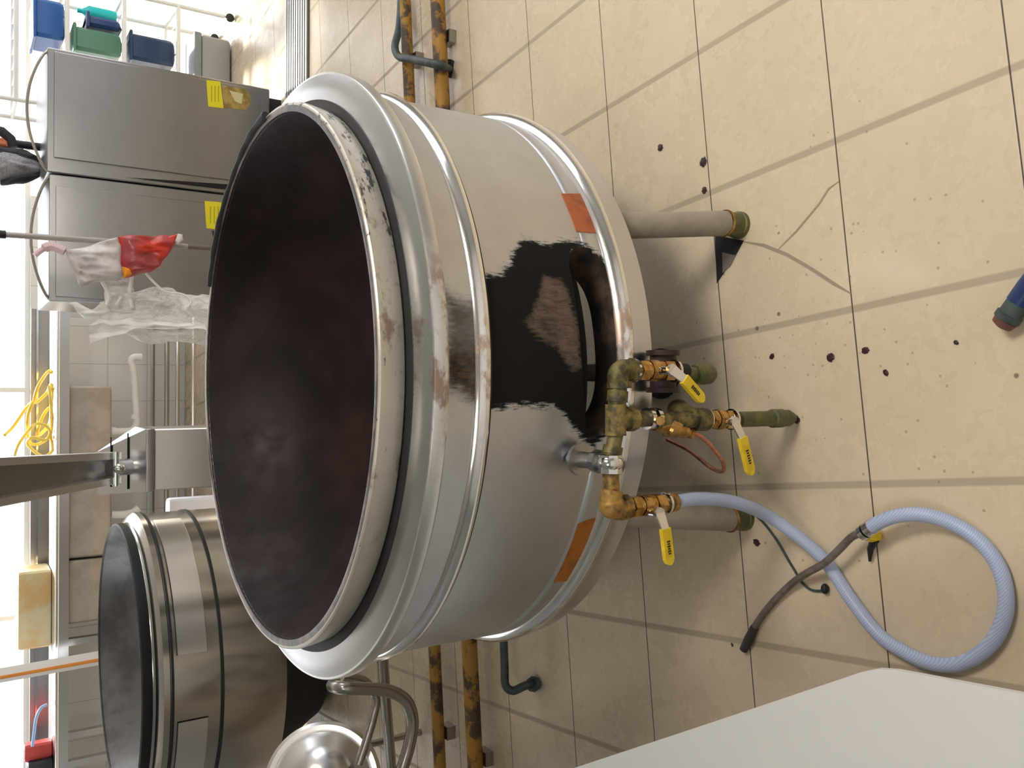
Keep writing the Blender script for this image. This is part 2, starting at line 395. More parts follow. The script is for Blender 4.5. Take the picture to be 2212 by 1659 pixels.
def wallbox(name, c, d, m=None): return struct(MB().box(c, d).build(name, m or M_wall, smooth=False))
def wall_with_hole(name, pieces, m=None):
    b = MB()
    for c, d in pieces: b.box(c, d)
    return struct(b.build(name, m or M_wall, smooth=False))
xm, xw = (XL + XR) / 2, XR - XL
DX0 = 1.45   # doorway from here to the right wall
wall_with_hole('wall_front', [(((XL + DX0) / 2, YF + .06, .575), (DX0 - XL, .12, 1.15)), ((xm, YF + .06, ZC - .08), (xw, .12, .16)), ((XR - .06, YF + .06, 1.5), (.12, .12, 3.0))])
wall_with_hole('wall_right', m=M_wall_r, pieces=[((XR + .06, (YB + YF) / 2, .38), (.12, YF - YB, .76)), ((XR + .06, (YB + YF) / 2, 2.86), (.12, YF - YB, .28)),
    ((XR + .06, (YB + 1.3) / 2, 1.74), (.12, 1.3 - YB, 1.96)), ((XR + .06, (6.5 + YF) / 2, 1.74), (.12, YF - 6.5, 1.96))])
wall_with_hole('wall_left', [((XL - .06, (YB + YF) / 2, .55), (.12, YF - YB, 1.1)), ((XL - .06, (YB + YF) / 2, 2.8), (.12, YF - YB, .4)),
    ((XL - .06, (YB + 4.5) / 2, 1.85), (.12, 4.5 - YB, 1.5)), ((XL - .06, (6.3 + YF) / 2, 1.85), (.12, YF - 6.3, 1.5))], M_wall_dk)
wallbox('wall_back', (xm, YB - .06, ZC / 2), (xw + .24, .12, ZC))
wallbox('ceiling', (xm, (YB + YF) / 2, ZC + .05), (xw + .24, YF - YB + .24, .1), M_ceil)
def window(name, axis, a0, a1, z0, z1, pos, n):
    fr = MB(); gl = MB(); t = .035
    def bx(b, a, z, la, lz, th=t):
        if axis == 'x': b.box((a, pos, z), (la, th, lz))
        else: b.box((pos, a, z), (th, la, lz))
    bx(fr, (a0 + a1) / 2, z0 + t / 2, a1 - a0, t); bx(fr, (a0 + a1) / 2, z1 - t / 2, a1 - a0, t)
    for i in range(n + 1): bx(fr, a0 + t / 2 + (a1 - a0 - t) * i / n, (z0 + z1) / 2, t, z1 - z0 - 2 * t)
    bx(gl, (a0 + a1) / 2, (z0 + z1) / 2, a1 - a0 - .02, z1 - z0 - .02, .006)
    w = struct(fr.build(name, M_frame, smooth=False)); g_ = gl.build('pane', M_glass, w, smooth=False); return w
window('window_1', 'x', XL, XR - .12, 1.15, ZC - .16, YF + .06, 4)
window('window_2', 'y', 1.3, 6.5, .76, 2.72, XR + .06, 4)
window('window_3', 'y', 4.5, 6.3, 1.1, 2.6, XL - .06, 2)

# ceiling lamps (out of the picture, seen as reflections in the steel)
def ceiling_light(x, y, lab, e):
    M_glow = mat('lamp_diffuser', (.9, .9, .9), .5, emit=(1.0, .94, .87), es=e)
    t = thing('ceiling_light', lab, 'ceiling light', (x, y, ZC - .07))
    MB().box((x, y, ZC - .02), (.86, .86, .04)).build('housing', M_white, t, smooth=False)
    MB().box((x, y, ZC - .05), (.80, .80, .02)).build('diffuser', M_glow, t, smooth=False)
ceiling_light(1.55, .75, 'square lamp panel on the ceiling right of the camera', LAMP_R)
ceiling_light(-.9, -.2, 'square lamp panel on the ceiling left and behind the camera', LAMP_L)

# ================================================================ MAIN KETTLE
K = thing('cooking_kettle', 'large round stainless steel kettle with dark iron pan and sooty fire opening', 'kettle', (KX, KY, 0))
RB = .712
def inpoly(x, y, P):
    c = np.zeros(x.shape, bool); n = len(P)
    for i in range(n):
        x1, y1 = P[i]; x2, y2 = P[(i + 1) % n]
        k = ((y1 > y) != (y2 > y)) & (x < (x2 - x1) * (y - y1) / ((y2 - y1) if y2 != y1 else 1e-12) + x1); c ^= k
    return c
def sdist(x, y, P):
    d = np.full(x.shape, 1e9); bx = np.zeros(x.shape); by = np.zeros(x.shape); n = len(P)
    for i in range(n):
        ax, ay = P[i]; cx_, cy_ = P[(i + 1) % n]; ex, ey = cx_ - ax, cy_ - ay
        t = np.clip(((x - ax) * ex + (y - ay) * ey) / (ex * ex + ey * ey + 1e-12), 0, 1); qx, qy = ax + t * ex, ay + t * ey
        dd = np.hypot(x - qx, y - qy); k = dd < d; d[k] = dd[k]; bx[k] = qx[k] if np.ndim(qx) else qx; by[k] = qy[k] if np.ndim(qy) else qy
    return np.where(inpoly(x, y, P), d, -d), bx, by
def onbody(px):
    out = []
    for x, y in px:
        p = PC(x, y, RB); out.append((math.atan2(p[0] - KX, -(p[1] - KY)) * RB, p[2]))   # arc length from the front, height
    return out
hole_px = [(1229, 570), (1236, 540), (1258, 533), (1285, 545), (1308, 572), (1324, 605), (1335, 645), (1343, 700), (1348, 760), (1348, 820), (1341, 870), (1326, 908), (1304, 935), (1283, 948), (1268, 938), (1264, 900), (1261, 850), (1257, 780), (1251, 710), (1243, 650), (1235, 600)]
hole = [(float(p[0]), float(p[1])) for p in spline(onbody(hole_px), 5, True)]
soot_p = onbody([(1040, 600), (1085, 592), (1105, 545), (1128, 512), (1170, 520), (1215, 518), (1262, 522), (1300, 548), (1330, 600), (1350, 680), (1355, 760), (1355, 850), (1330, 915), (1290, 965), (1262, 955), (1225, 898), (1190, 878), (1130, 872), (1040, 885)])
bare_p = onbody([(1140, 700), (1160, 650), (1178, 598), (1212, 604), (1230, 640), (1245, 700), (1254, 790), (1235, 800), (1205, 750), (1165, 728)])
scorch_p = onbody([(950, 640), (965, 622), (1000, 640), (1060, 630), (1060, 875), (1020, 868), (965, 840), (950, 800)])
fine = np.arange(-.62, .6201, .006); rest = np.linspace(.62, 2 * math.pi * RB - .62, 150)[1:-1]
ss = np.concatenate([fine, rest]); zz = np.concatenate([np.arange(.36, .50, .02), np.arange(.50, .80, .006), np.arange(.80, .90, .01)])
gs, gz = np.meshgrid(ss, zz); sd, bx_, by_ = sdist(gs, gz, hole)
snap = np.abs(sd) < .0032; gs2 = np.where(snap, bx_, gs); gz2 = np.where(snap, by_, gz)
nS, nZ = len(ss), len(zz); V = []; 
for i in range(nZ):
    for j in range(nS):
        a = gs2[i, j] / RB; V.append((KX + RB * math.sin(a), KY - RB * math.cos(a), gz2[i, j]))
Fs = []
for i in range(nZ - 1):
    for j in range(nS):
        k = (j + 1) % nS
        if j < nS - 1:
            cs, cz = (gs2[i, j] + gs2[i, k] + gs2[i+1, j] + gs2[i+1, k]) / 4, (gz2[i, j] + gz2[i, k] + gz2[i+1, j] + gz2[i+1, k]) / 4
            if abs(cs) < .4 and .44 < cz < .8 and inpoly(np.array([cs]), np.array([cz]), hole)[0]: continue
        Fs.append((i * nS + j, i * nS + k, (i + 1) * nS + k, (i + 1) * nS + j))
me = bpy.data.meshes.new('body'); me.from_pydata([(v[0] - KX, v[1] - KY, v[2]) for v in V], [], Fs)
for nm, poly in (('soot', soot_p), ('bare', bare_p), ('scorch', scorch_p)):
    d, _, _ = sdist(gs2, gz2, poly); at = me.attributes.new(nm, 'FLOAT', 'POINT'); at.data.foreach_set('value', np.clip(d, -.2, .2).astype(np.float32).ravel())
me.materials.append(M_body); me.shade_smooth()
body = bpy.data.objects.new('body', me); COL.objects.link(body); body.parent = K
# sleeve of the fire opening
b = MB(); P = []
for r_ in (RB, RB - .05, RB - .10):
    for s_, z_ in hole: a = s_ / RB; P.append((KX + r_ * math.sin(a), KY - r_ * math.cos(a), z_))
n_ = len(hole); F = [(k * n_ + i, k * n_ + (i + 1) % n_, (k + 1) * n_ + (i + 1) % n_, (k + 1) * n_ + i) for k in range(2) for i in range(n_)]
b.add(P, F).build('fire_opening_sleeve', patchy('sooty_sleeve', (.03, .022, .018), (.12, .075, .05), 12, .6), K, label='sooty sleeve round the fire opening')
C0 = (KX, KY, 0)
MB().lathe([(.735, .912), (.744, .911), (.746, .908), (.746, .884), (.742, .879), (.712, .880)], C0, 200).build('collar_lip', M_lip, K)
MB().lathe([(.664, .918), (.672, .9235), (.695, .9225), (.715, .919), (.730, .9145), (.741, .911)], C0, 200).build('collar', M_collar, K)
MB().lathe([(RB + .0002, .806), (.7145, .805), (.7195, .797), (.7235, .788), (.7245, .781), (.723, .777), (RB, .776)], C0, 160).build('upper_hoop', M_hoop, K)
MB().lathe([(RB, .452), (.7205, .449), (.728, .440), (.7335, .429), (.734, .422), (.731, .418), (.722, .417)], C0, 160).build('lower_hoop', M_hoop, K)
MB().lathe([(.721, .42), (.723, .415), (.722, .36), (.716, .355), (.695, .356)], C0, 160).build('base_band', M_steel, K)
MB().lathe([(.650, .925), (.660, .926), (.670, .9245), (.679, .926), (.680, .922)], C0, 200).build('rim_seal', M_char, K)
MB().lathe([(.654, .926), (.658, .930), (.665, .974), (.664, .981), (.661, .984), (.657, .9845)], C0, 200).build('pan_rim', M_rim, K)
MB().lathe([(.657, .9845), (.648, .985), (.642, .984), (.639, .978)], C0, 200).build('pan_lip', patchy('dark_lip', (.05, .045, .045), (.16, .12, .10), 14, .35, .6), K)
MB().lathe([(.641, .983), (.638, .975), (.630, .95), (.60, .86), (.54, .76), (.45, .68), (.33, .62), (.2, .59), (.08, .58), (0.0005, .578)], C0, 160).build('pan', M_pan, K)
MB().lathe([(.640, .955), (.625, .85), (.615, .75), (.60, .445), (.59, .445), (.45, .64), (.33, .61), (.0005, .57)], C0, 96).build('burner_drum', M_soot, K)
def arc_t(px): p = PZ(px[0], px[1], .99); return math.atan2(p[1] - KY, p[0] - KX)
ta, tb = arc_t((570, 265)), arc_t((450, 618))
b = MB(); seal = [(KX + .664 * math.cos(a), KY + .664 * math.sin(a), .984 + .002 * math.sin(9 * a)) for a in np.linspace(ta, tb, 60)]
b.tube(seal, [.0105 + .0012 * math.sin(.8 * i) for i in range(60)], 10).build('charred_rim_seal', M_char, K, label='thick charred black seal on the far rim')
# peeled tape patches on the base
def body_patch(px, name, m, r=RB + .0015, n=8):
    q = [PC(x, y, r) for x, y in px]; sz = [(math.atan2(p[0] - KX, -(p[1] - KY)), p[2]) for p in q]; P = []; F = []
    for i in range(n + 1):
        for j in range(n + 1):
            u, v = i / n, j / n; a = [(1-u)*(1-v)*sz[0][k] + u*(1-v)*sz[1][k] + u*v*sz[2][k] + (1-u)*v*sz[3][k] for k in (0, 1)]
            for rr in (r - .0015, r): P.append((KX + rr * math.sin(a[0]), KY - rr * math.cos(a[0]), a[1]))
    w = 2 * (n + 1)
    for i in range(n):
        for j in range(n):
            a_ = i * w + 2 * j; F.append((a_ + 1, a_ + w + 1, a_ + w + 3, a_ + 3)); F.append((a_, a_ + 2, a_ + w + 2, a_ + w))
    for i in range(n):
        F += [(i * w, i * w + 1, (i+1) * w + 1, (i+1) * w), (i * w + 2 * n, i * w + 2 * n + 1, (i+1) * w + 2 * n + 1, (i+1) * w + 2 * n), (2 * i, 2 * i + 1, 2 * i + 3, 2 * i + 2), (n * w + 2 * i, n * w + 2 * i + 1, n * w + 2 * i + 3, n * w + 2 * i + 2)]
    return MB().add(P, F).build(name, m, K)
body_patch([(1213, 418), (1262, 418), (1293, 503), (1246, 500)], 'tape_patch', M_tape_red)['label'] = 'torn red-brown tape patch'
body_patch([(1249, 1132), (1312, 1112), (1262, 1252), (1196, 1258)], 'tape_patch', M_tape_or, RB + .002)['label'] = 'orange tape patch'
MB().lathe([(RB + .0006, .777), (RB + .003, .776), (RB + .003, .769), (RB + .0006, .768)], C0, 200).build('hoop_underline', M_char, K)  # thin black ring just below the upper hoop
MB().lathe([(.7225, .4195), (.7255, .419), (.7255, .413), (.7225, .412)], C0, 200).build('hoop_underline', M_steel_d, K)  # thin grey ring just below the lower hoop
# legs
def leg(foot, top, lab=None):
    fx, fy = foot; tx, ty = top
    b = MB(); b.cyl((tx, ty, .375), (fx, fy, .05), .031, 28); l = b.build('leg', M_leg, K, label=lab)
    MB().lathe([(.0005, .056), (.0325, .056), (.034, .052), (.0325, .048)], (fx, fy, 0), 28).build('leg_collar', M_brass, l)
    MB().lathe([(.030, .048), (.030, .012), (.034, .010), (.034, 0), (.0005, 0)], (fx, fy, 0), 28).build('foot', M_olive, l)
f1 = PZ(1598, 487)[:2]; f2 = PZ(1607, 1117)[:2]
def toward(f_, r): d = np.array([KX, KY]) - f_; d /= np.linalg.norm(d); return (np.array([KX, KY]) - d * r)
leg(f1, np.array([KX + .352, KY - .565])); leg(f2, np.array([KX - .315, KY - .60])); 
leg((KX + .42, KY + .53), (KX + .42, KY + .53)); leg((KX - .42, KY + .53), (KX - .42, KY + .53))
MB().lathe([(.72, .372), (.60, .370), (.60, .378), (.72, .380)], C0, 96, 0.35, math.pi - .35).build('base_ledge', M_steel_d, K)
# burner stand seen through the opening
BS = thing('gas_burner', 'black cast burner on a post beneath the large kettle', 'burner', (KX + .0, 1.95, 0))
MB().lathe([(.0005, 0), (.07, 0), (.07, .012), (.025, .02), (.022, .30), (.0005, .30)], (.03, 1.78, 0), 20).build('post', M_soot, BS)
MB().lathe([(.0005, .30), (.14, .30), (.16, .33), (.15, .36), (.0005, .37)], (.03, 1.90, 0), 40).build('burner_head', M_soot, BS)

# ================================================================ SECOND KETTLE
X2, Y2 = -1.35, 4.55
K2 = thing('cooking_kettle', 'steel kettle with black-edged grey pan standing farther back, in front of the sink bench', 'kettle', (X2, Y2, 0))
C2 = (X2, Y2, 0)
MB().lathe([(.650, .972), (.655, .965), (.655, .935), (.662, .925), (.69, .915), (.708, .90), (.708, .875), (.70, .87)], C2, 128).build('collar', M_steel2, K2)
MB().lathe([(.640, .974), (.650, .980), (.660, .975), (.660, .945), (.655, .935)], C2, 128).build('rim_seal', M_black, K2, label='black sealing ring')
MB().lathe([(.645, .978), (.63, .95), (.60, .86), (.52, .76), (.38, .68), (.2, .64), (.0005, .63)], C2, 128).build('pan', patchy('dull_grey_pan', (.22, .22, .225), (.15, .15, .155), 6, .38, .7), K2)
MB().lathe([(.70, .872), (.70, .37), (.66, .365), (.66, .37)], C2, 128).build('body', M_steel2, K2)
MB().lathe([(.70, .868), (.705, .868), (.705, .858), (.70, .858)], C2, 128).build('upper_seam', M_char, K2)
MB().lathe([(.70, .664), (.706, .664), (.706, .650), (.70, .650)], C2, 128).build('lower_seam', M_char, K2)
def rect2(a0, a1, z0, z1):
    MB().lathe([(.701, z0), (.707, z0 + .004), (.707, z1 - .004), (.701, z1)], C2, 24, a0, a1).build('bright_rect', M_steel_b, K2)  # thin bright steel rectangle laid on the body
def ang2(x, y): p = PC(x, y, .705, X2, Y2); return math.atan2(p[1] - Y2, p[0] - X2)
rect2(ang2(410, 1412), math.radians(-12), .715, .845); rect2(math.radians(-150), ang2(420, 1555), .715, .845)
MB().lathe([(.66, .37), (.58, .30), (.46, .10), (.44, .06), (.0005, .06)], C2, 64).build('burner_drum', M_soot, K2)
for a in (40, 140, 220, 320):
    MB().cyl((X2 + .60 * math.cos(math.radians(a)), Y2 + .60 * math.sin(math.radians(a)), 0), (X2 + .60 * math.cos(math.radians(a)), Y2 + .60 * math.sin(math.radians(a)), .38), .03).build('leg', M_leg, K2)

# ================================================================ PIPES IN FRONT OF THE KETTLE
YM = 1.33
def q(x, y, Y=YM): return Vector(PY(x, y, Y))
MF = thing('gas_manifold', 'tarnished brass pipework with elbows and three lever valves on the kettle front', 'pipework', (0, YM, 0))
A = q(1338, 806); Bt = q(1330, 906); Cu = q(1318, 1000); E2 = q(1322, 1092)
def ringed(b, a, c, r, rings):   # pipe with collars
    b.cyl(a, c, r, 20); d = (c - a)
    for t, rr, w in rings:
        m_ = a + d * t; e = d.normalized() * w; b.cyl(m_ - e, m_ + e, rr, 20)
b = MB(); ringed(b, A, Bt, .0155, [(.5, .021, .011), (.38, .018, .03)]); b.build('header_pipe', M_oldpipe, MF)
b = MB(); b.tube(spline([A + Vector((-.02, 0, .002)), A + Vector((-.004, 0, .004)), A + Vector((.006, 0, -.008)), A + Vector((.006, 0, -.03))], 6), .0215, 18)
b.cyl(A + Vector((.006, 0, -.026)), A + Vector((.006, 0, -.042)), .025, 8); b.cyl(A + Vector((-.016, 0, 0)), A + Vector((-.03, 0, 0)), .025, 8); b.build('elbow', M_oldpipe, MF)
b = MB(); b.cyl(Bt + Vector((.03, 0, 0)), Bt + Vector((-.032, 0, 0)), .0215, 18); b.cyl(Bt, Bt + Vector((0, 0, -.045)), .0215, 18); b.cyl(Bt + Vector((0, 0, -.03)), Bt + Vector((0, 0, -.048)), .025, 8); b.build('tee', patchy('greenish_yellow_brass', (.28, .20, .07), (.08, .07, .03), 34, .45, .3), MF)
b = MB(); ringed(b, Bt + Vector((-.03, 0, 0)), Cu, .0155, [(.55, .020, .008)]); b.build('header_pipe', M_oldpipe, MF)
b = MB(); b.cyl(Cu + Vector((.016, 0, 0)), Cu + Vector((-.02, 0, 0)), .0235, 8); b.ell(Cu, (.02, .027, .027)); b.build('union', M_chrome, MF, label='bright union fitting')
b = MB(); b.cyl(Cu, Cu + Vector((0, .12, .004)), .017, 18); b.cyl(Cu + Vector((0, .03, 0)), Cu + Vector((0, .045, 0)), .024, 8); b.cyl(Cu + Vector((0, .09, 0)), Cu + Vector((0, .10, 0)), .034, 20); b.build('wall_stub', M_steel_d, MF)
b = MB(); ringed(b, Cu + Vector((-.018, 0, 0)), E2 + Vector((.02, 0, 0)), .0165, []); b.build('header_pipe', M_oldpipe2, MF)
b = MB(); b.tube(spline([E2 + Vector((.03, 0, .0)), E2 + Vector((.008, 0, .003)), E2 + Vector((-.006, 0, -.008)), E2 + Vector((-.006, 0, -.034))], 6), [.023] * 19, 18); b.ell(E2 + Vector((.0, 0, .0)), (.027, .026, .027)); b.cyl(E2 + Vector((-.006, 0, -.022)), E2 + Vector((-.006, 0, -.04)), .026, 8); b.build('elbow', M_oldpipe2, MF)
def valve(top, bot, spindle, tipxy, bend=0):
    """ball valve hung on a vertical run: brass body, chrome nuts, yellow lever"""
    d = bot - top; b = MB(); b.cyl(top, bot, .0155, 20)
    b.cyl(top + d * .02, top + d * .25, .0225, 6); b.ell(top + d * .5, (.023, .023, abs(d.length) * .3)); b.cyl(top + d * .72, top + d * .97, .0225, 6)
    for t in (.32, .38, .62): b.cyl(top + d * t, top + d * (t + .035), .0215, 20)
    v = b.build('valve_body', M_brass, MF)
    MB().cyl(top - d.normalized() * .010, top - d.normalized() * .004, .0235, 20).build('nut', M_chrome, v); MB().cyl(bot + d.normalized() * .004, bot + d.normalized() * .010, .0235, 20).build('nut', M_chrome, v)
    b = MB(); b.cyl(spindle + Vector((0, .035, 0)), spindle + Vector((0, -.006, 0)), .009, 12); b.cyl(spindle + Vector((0, -.002, 0)), spindle + Vector((0, -.012, 0)), .013, 6)
    b.build('spindle', M_chrome, v)
    tip = tipxy; ax = (tip - spindle); L = ax.length; ax.normalize(); w = Vector((0, 1, 0)).cross(ax).normalized() * .0115; fr = Vector((0, -1, 0))
    s0 = spindle + fr * .006; s1 = s0 + ax * L * .28 + fr * .012; s2 = s0 + ax * L + fr * .012; th = fr * .004
    b = MB(); b.plate([s0 - w - ax * .008, s0 + w - ax * .008, s1 + w * .8, s1 - w * .8], th); b.build('lever_shank', M_steel_b, v)
    pts = [s1 - w, s2 - ax * .012 - w, s2 - ax * .004 - w * .7, s2 - w * .25, s2 + w * .25, s2 - ax * .004 + w * .7, s2 - ax * .012 + w, s1 + w]
    b = MB(); b.plate([p_ + Vector((0, .003, 0)) for p_ in pts], fr * .010); lv = b.build('lever_grip', M_yellow, v, smooth=False)
    # worn dark print along the grip, too small to read
    b = MB(); c0 = s1 + ax * (L * .72) * .35; c1 = s1 + ax * (L * .72) * .68
    for k in range(6):
        c_ = c0 + (c1 - c0) * k / 5 + fr * .0075; e = ax * .0016; ww = w * (.28 if k % 2 else .36)
        b.plate([c_ - e - ww, c_ + e - ww, c_ + e + ww, c_ - e + ww], fr * .0006)
    b.build('lever_print', M_ink, v, smooth=False)
    return v
# valve 1 under the first elbow
v1t = A + Vector((.006, 0, -.045)); v1b = Vector((v1t.x, YM, PY(1452, 806, YM)[2]))
valve(v1t, v1b, q(1446, 800, YM - .045), q(1503, 866, YM - .045))
b = MB(); e_ = v1b + Vector((0, 0, -.01)); b.cyl(e_, e_ + Vector((0, .0, -.03)), .016); b.tube(spline([e_ + Vector((0, 0, -.02)), e_ + Vector((0, .05, -.05)), e_ + Vector((0, .16, -.055))], 6), .016, 16)
b.build('branch_pipe', M_soot, MF)
b = MB(); g0 = q(1500, 808, YM + .03); g1 = q(1532, 808, YM + .03); b.tube([g0, g0 + (g1 - g0) * .5, g1, g1 + (g1 - g0) * .3], [.020, .024, .022, .012], 18); b.cyl(e_ + Vector((0, 0, -.02)), g0, .014); b.build('capped_stub', M_olive, MF, label='olive painted capped stub')
b = MB(); h0 = q(1432, 757, YM + .045); h1 = q(1432, 848, YM + .045); b.cyl(h0, h1, .028, 24); b.cyl(h0, h0 + (h1 - h0) * .12, .036, 24); b.cyl(h1 + (h0 - h1) * .12, h1, .036, 24); b.build('flange', mat('dark_maroon_iron', (.03, .012, .012), .5), MF, label='dark maroon iron flange')
# middle run
z = lambda x, y=905: PY(x, y, YM)[2]
mx = Bt.x
b = MB(); b.cyl((mx, YM, Bt.z - .045), (mx, YM, z(1398)), .0165, 20); b.build('down_pipe', M_oldpipe, MF)
MB().cyl((mx, YM, z(1396)), (mx, YM, z(1404)), .023, 20).build('nut', M_chrome, MF); MB().cyl((mx, YM, z(1412)), (mx, YM, z(1420)), .022, 20).build('nut', M_chrome, MF)
b = MB(); p0 = q(1415, 912); p1 = q(1488, 934); b.tube([p0, p0 + (p1 - p0) * .3, p0 + (p1 - p0) * .35, p0 + (p1 - p0) * .6, p0 + (p1 - p0) * .65, p0 + (p1 - p0) * .85, p1], [.018, .018, .023, .021, .014, .016, .011], 16); b.cyl(p0 + Vector((.005, 0, 0)), p0 + Vector((.004, -.03, .012)), .010, 8); b.build('branch_fitting', M_brass, MF, label='bright brass branch fitting')
b = MB(); b.cyl(p1 - (p1 - p0) * .04, p1 + (p1 - p0) * .08, .014, 6); b.build('flare_nut', M_brass, MF)
cop = spline([p1, q(1512, 942), q(1540, 968, YM + .01), q(1562, 1000, YM + .04), q(1560, 1018, YM + .08), q(1535, 1010, YM + .16), q(1490, 975, YM + .25), q(1440, 950, YM + .32)], 8)
MB().tube(cop, .0048, 10).build('copper_tube', M_copper, MF)
b = MB(); s0 = q(1462, 886, YM + .03); b.ell(s0 + Vector((.0, 0, -.004)), (.024, .024, .024)); b.cyl(s0, q(1500, 905), .021, 18); b.cyl(p0, q(1505, 905), .019, 18); b.cyl(q(1500, 906), q(1524, 906), .025, 18); b.build('elbow', M_oldpipe, MF, label='dark greased elbow')
valve(q(1530, 906), q(1576, 906), q(1580, 912, YM - .03), q(1607, 1024, YM - .03))
b = MB(); r0 = q(1596, 906); r1 = Vector((r0.x, YM, .012)); ln = r1 - r0; b.tube([r0, r0 + ln * .6, r0 + ln * .62, r0 + ln * .8, r0 + ln * .82, r0 + ln * .93, r1, r1 + Vector((0, 0, -.012))], [.0175, .0175, .0215, .0215, .019, .019, .014, .008], 20); b.build('drip_leg', M_olive, MF, label='olive painted drip leg ending just above the floor')
# hose run
v3t = E2 + Vector((-.006, 0, -.045)); v3b = Vector((v3t.x, YM, z(1432, 1098)))
valve(v3t, v3b, q(1418, 1108, YM - .03), q(1431, 1216, YM - .03))
ve = v3b + Vector((0, 0, -.008))
b = MB(); b.tube([ve + Vector((0, 0, .01)), ve + Vector((0, 0, -.012)), ve + Vector((0, 0, -.012)), ve + Vector((0, 0, -.026))], [.017, .017, .020, .019], 16); b.build('hose_tail', M_oldpipe2, MF)

# ---------------------------------------------------------------- hoses on the floor
hp = [ve + Vector((0, 0, -.024)), q(1500, 1078), q(1560, 1080), q(1610, 1092, YM - .005), Vector(PZ(1665, 1118, .09)), Vector(PZ(1725, 1160, .045)), Vector(PZ(1785, 1215, .018))]
for x, y in [(1840, 1297), (1900, 1372), (1960, 1412), (2010, 1432), (2058, 1436), (2105, 1420), (2146, 1383), (2170, 1330), (2172, 1275), (2155, 1220), (2115, 1168)]: hp.append(Vector(PZ(x, y, .0155)))
hp += [Vector(PZ(2060, 1132, .022)), Vector(PZ(1995, 1112, .04)), Vector(PZ(1940, 1114, .052)), Vector(PZ(1900, 1128, .055)), Vector(PZ(1876, 1143, .052))]
H = thing('water_hose', 'pale blue braided hose looping over the floor from the lowest lever valve', 'hose', tuple(Vector(PZ(1920, 1372, 0))))
hs = spline(hp, 10); MB().tube(hs, .0145, 18).build('hose_tube', M_hose, H)
he = Vector(hs[-1]); hd = (Vector(hs[-1]) - Vector(hs[-3])).normalized()
b = MB(); b.cyl(he - hd * .012, he + hd * .004, .0165, 20); b.cyl(he + hd * .008, he + hd * .020, .017, 20); b.build('hose_clamp', M_chrome, H)
yk = thing('valve_knob', 'small yellow tap knob with dark stem at the hose end', 'tap', tuple(Vector(PZ(1885, 1160, 0))))
ykp = Vector(PZ(1886, 1157, .022)); MB().ell(ykp, (.013, .017, .022), f=lambda u: 1 + .08 * math.cos(6 * math.atan2(u.y, u.x))).build('knob', M_yellow, yk)
MB().tube([ykp + Vector((-.008, -.002, -.004)), Vector(PZ(1880, 1186, .014)), Vector(PZ(1879, 1212, .008))], [.009, .007, .003], 10).build('stem', M_black, yk)
bt = [he + hd * .012] + [Vector(PZ(x, y, zz_)) for x, y, zz_ in [(1840, 1160, .05), (1810, 1190, .052), (1780, 1217, .047), (1745, 1237, .032), (1715, 1257, .018), (1680, 1290, .011), (1650, 1325, .010), (1628, 1358, .010)]]
BT = thing('drain_tube', 'thin grey-brown tube crossing over the blue hose', 'tube', tuple(Vector(PZ(1700, 1270, 0))))
MB().tube(spline(bt, 8), .0085, 12).build('tube', M_tubebrown, BT)
MB().tube([Vector(PZ(1630, 1355, .011)), Vector(PZ(1618, 1380, .012)), Vector(PZ(1606, 1404, .012))], [.010, .012, .010], 12).build('tube_end', mat('dark_rubber', (.04, .03, .027), .5), BT, label='dark rubber tube end')
wr = [Vector(PZ(x, y, zz_)) for x, y, zz_ in [(1622, 1105, .004), (1650, 1130, .003), (1680, 1170, .003), (1700, 1205, .003), (1718, 1235, .003), (1732, 1258, .004), (1752, 1274, .004), (1775, 1276, .004), (1785, 1266, .004)]]
WR = thing('bent_wire', 'bent dark wire with knobbed end lying on the floor under the grey-brown tube', 'wire', tuple(Vector(PZ(1700, 1205, 0))))
MB().tube(spline(wr, 6), .003, 8).build('wire', M_teal, WR); MB().ell(Vector(PZ(1782, 1272, .009)), (.012, .009, .009)).build('wire_knob', M_black, WR)

# nozzle at the picture's lower edge (world: nearest to the camera)
NZ = thing('pipe_nozzle', 'dark green and blue fitting with brown rubber tip lying on the near floor', 'pipe fitting', tuple(Vector(PZ(2190, 660, 0))))
n0, n1, n2, n3, n4 = [Vector(PZ(x, y, .024)) for x, y in [(2160, 706), (2174, 690), (2200, 655), (2225, 622), (2290, 540)]]
MB().tube([n0, n0 + (n1 - n0) * .25, n1], [.008, .019, .022], 20).build('tip', mat('brown_rubber', (.14, .06, .045), .55), NZ)
MB().tube([n1, n1 + (n2 - n1) * .3, n1 + (n2 - n1) * .35, n2], [.024, .024, .021, .021], 20).build('barrel', M_teal, NZ)
MB().tube([n2, n3, n4], [.0225, .0235, .0235], 20).build('blue_sleeve', mat('dark_blue_plastic', (.01, .03, .10), .35), NZ)

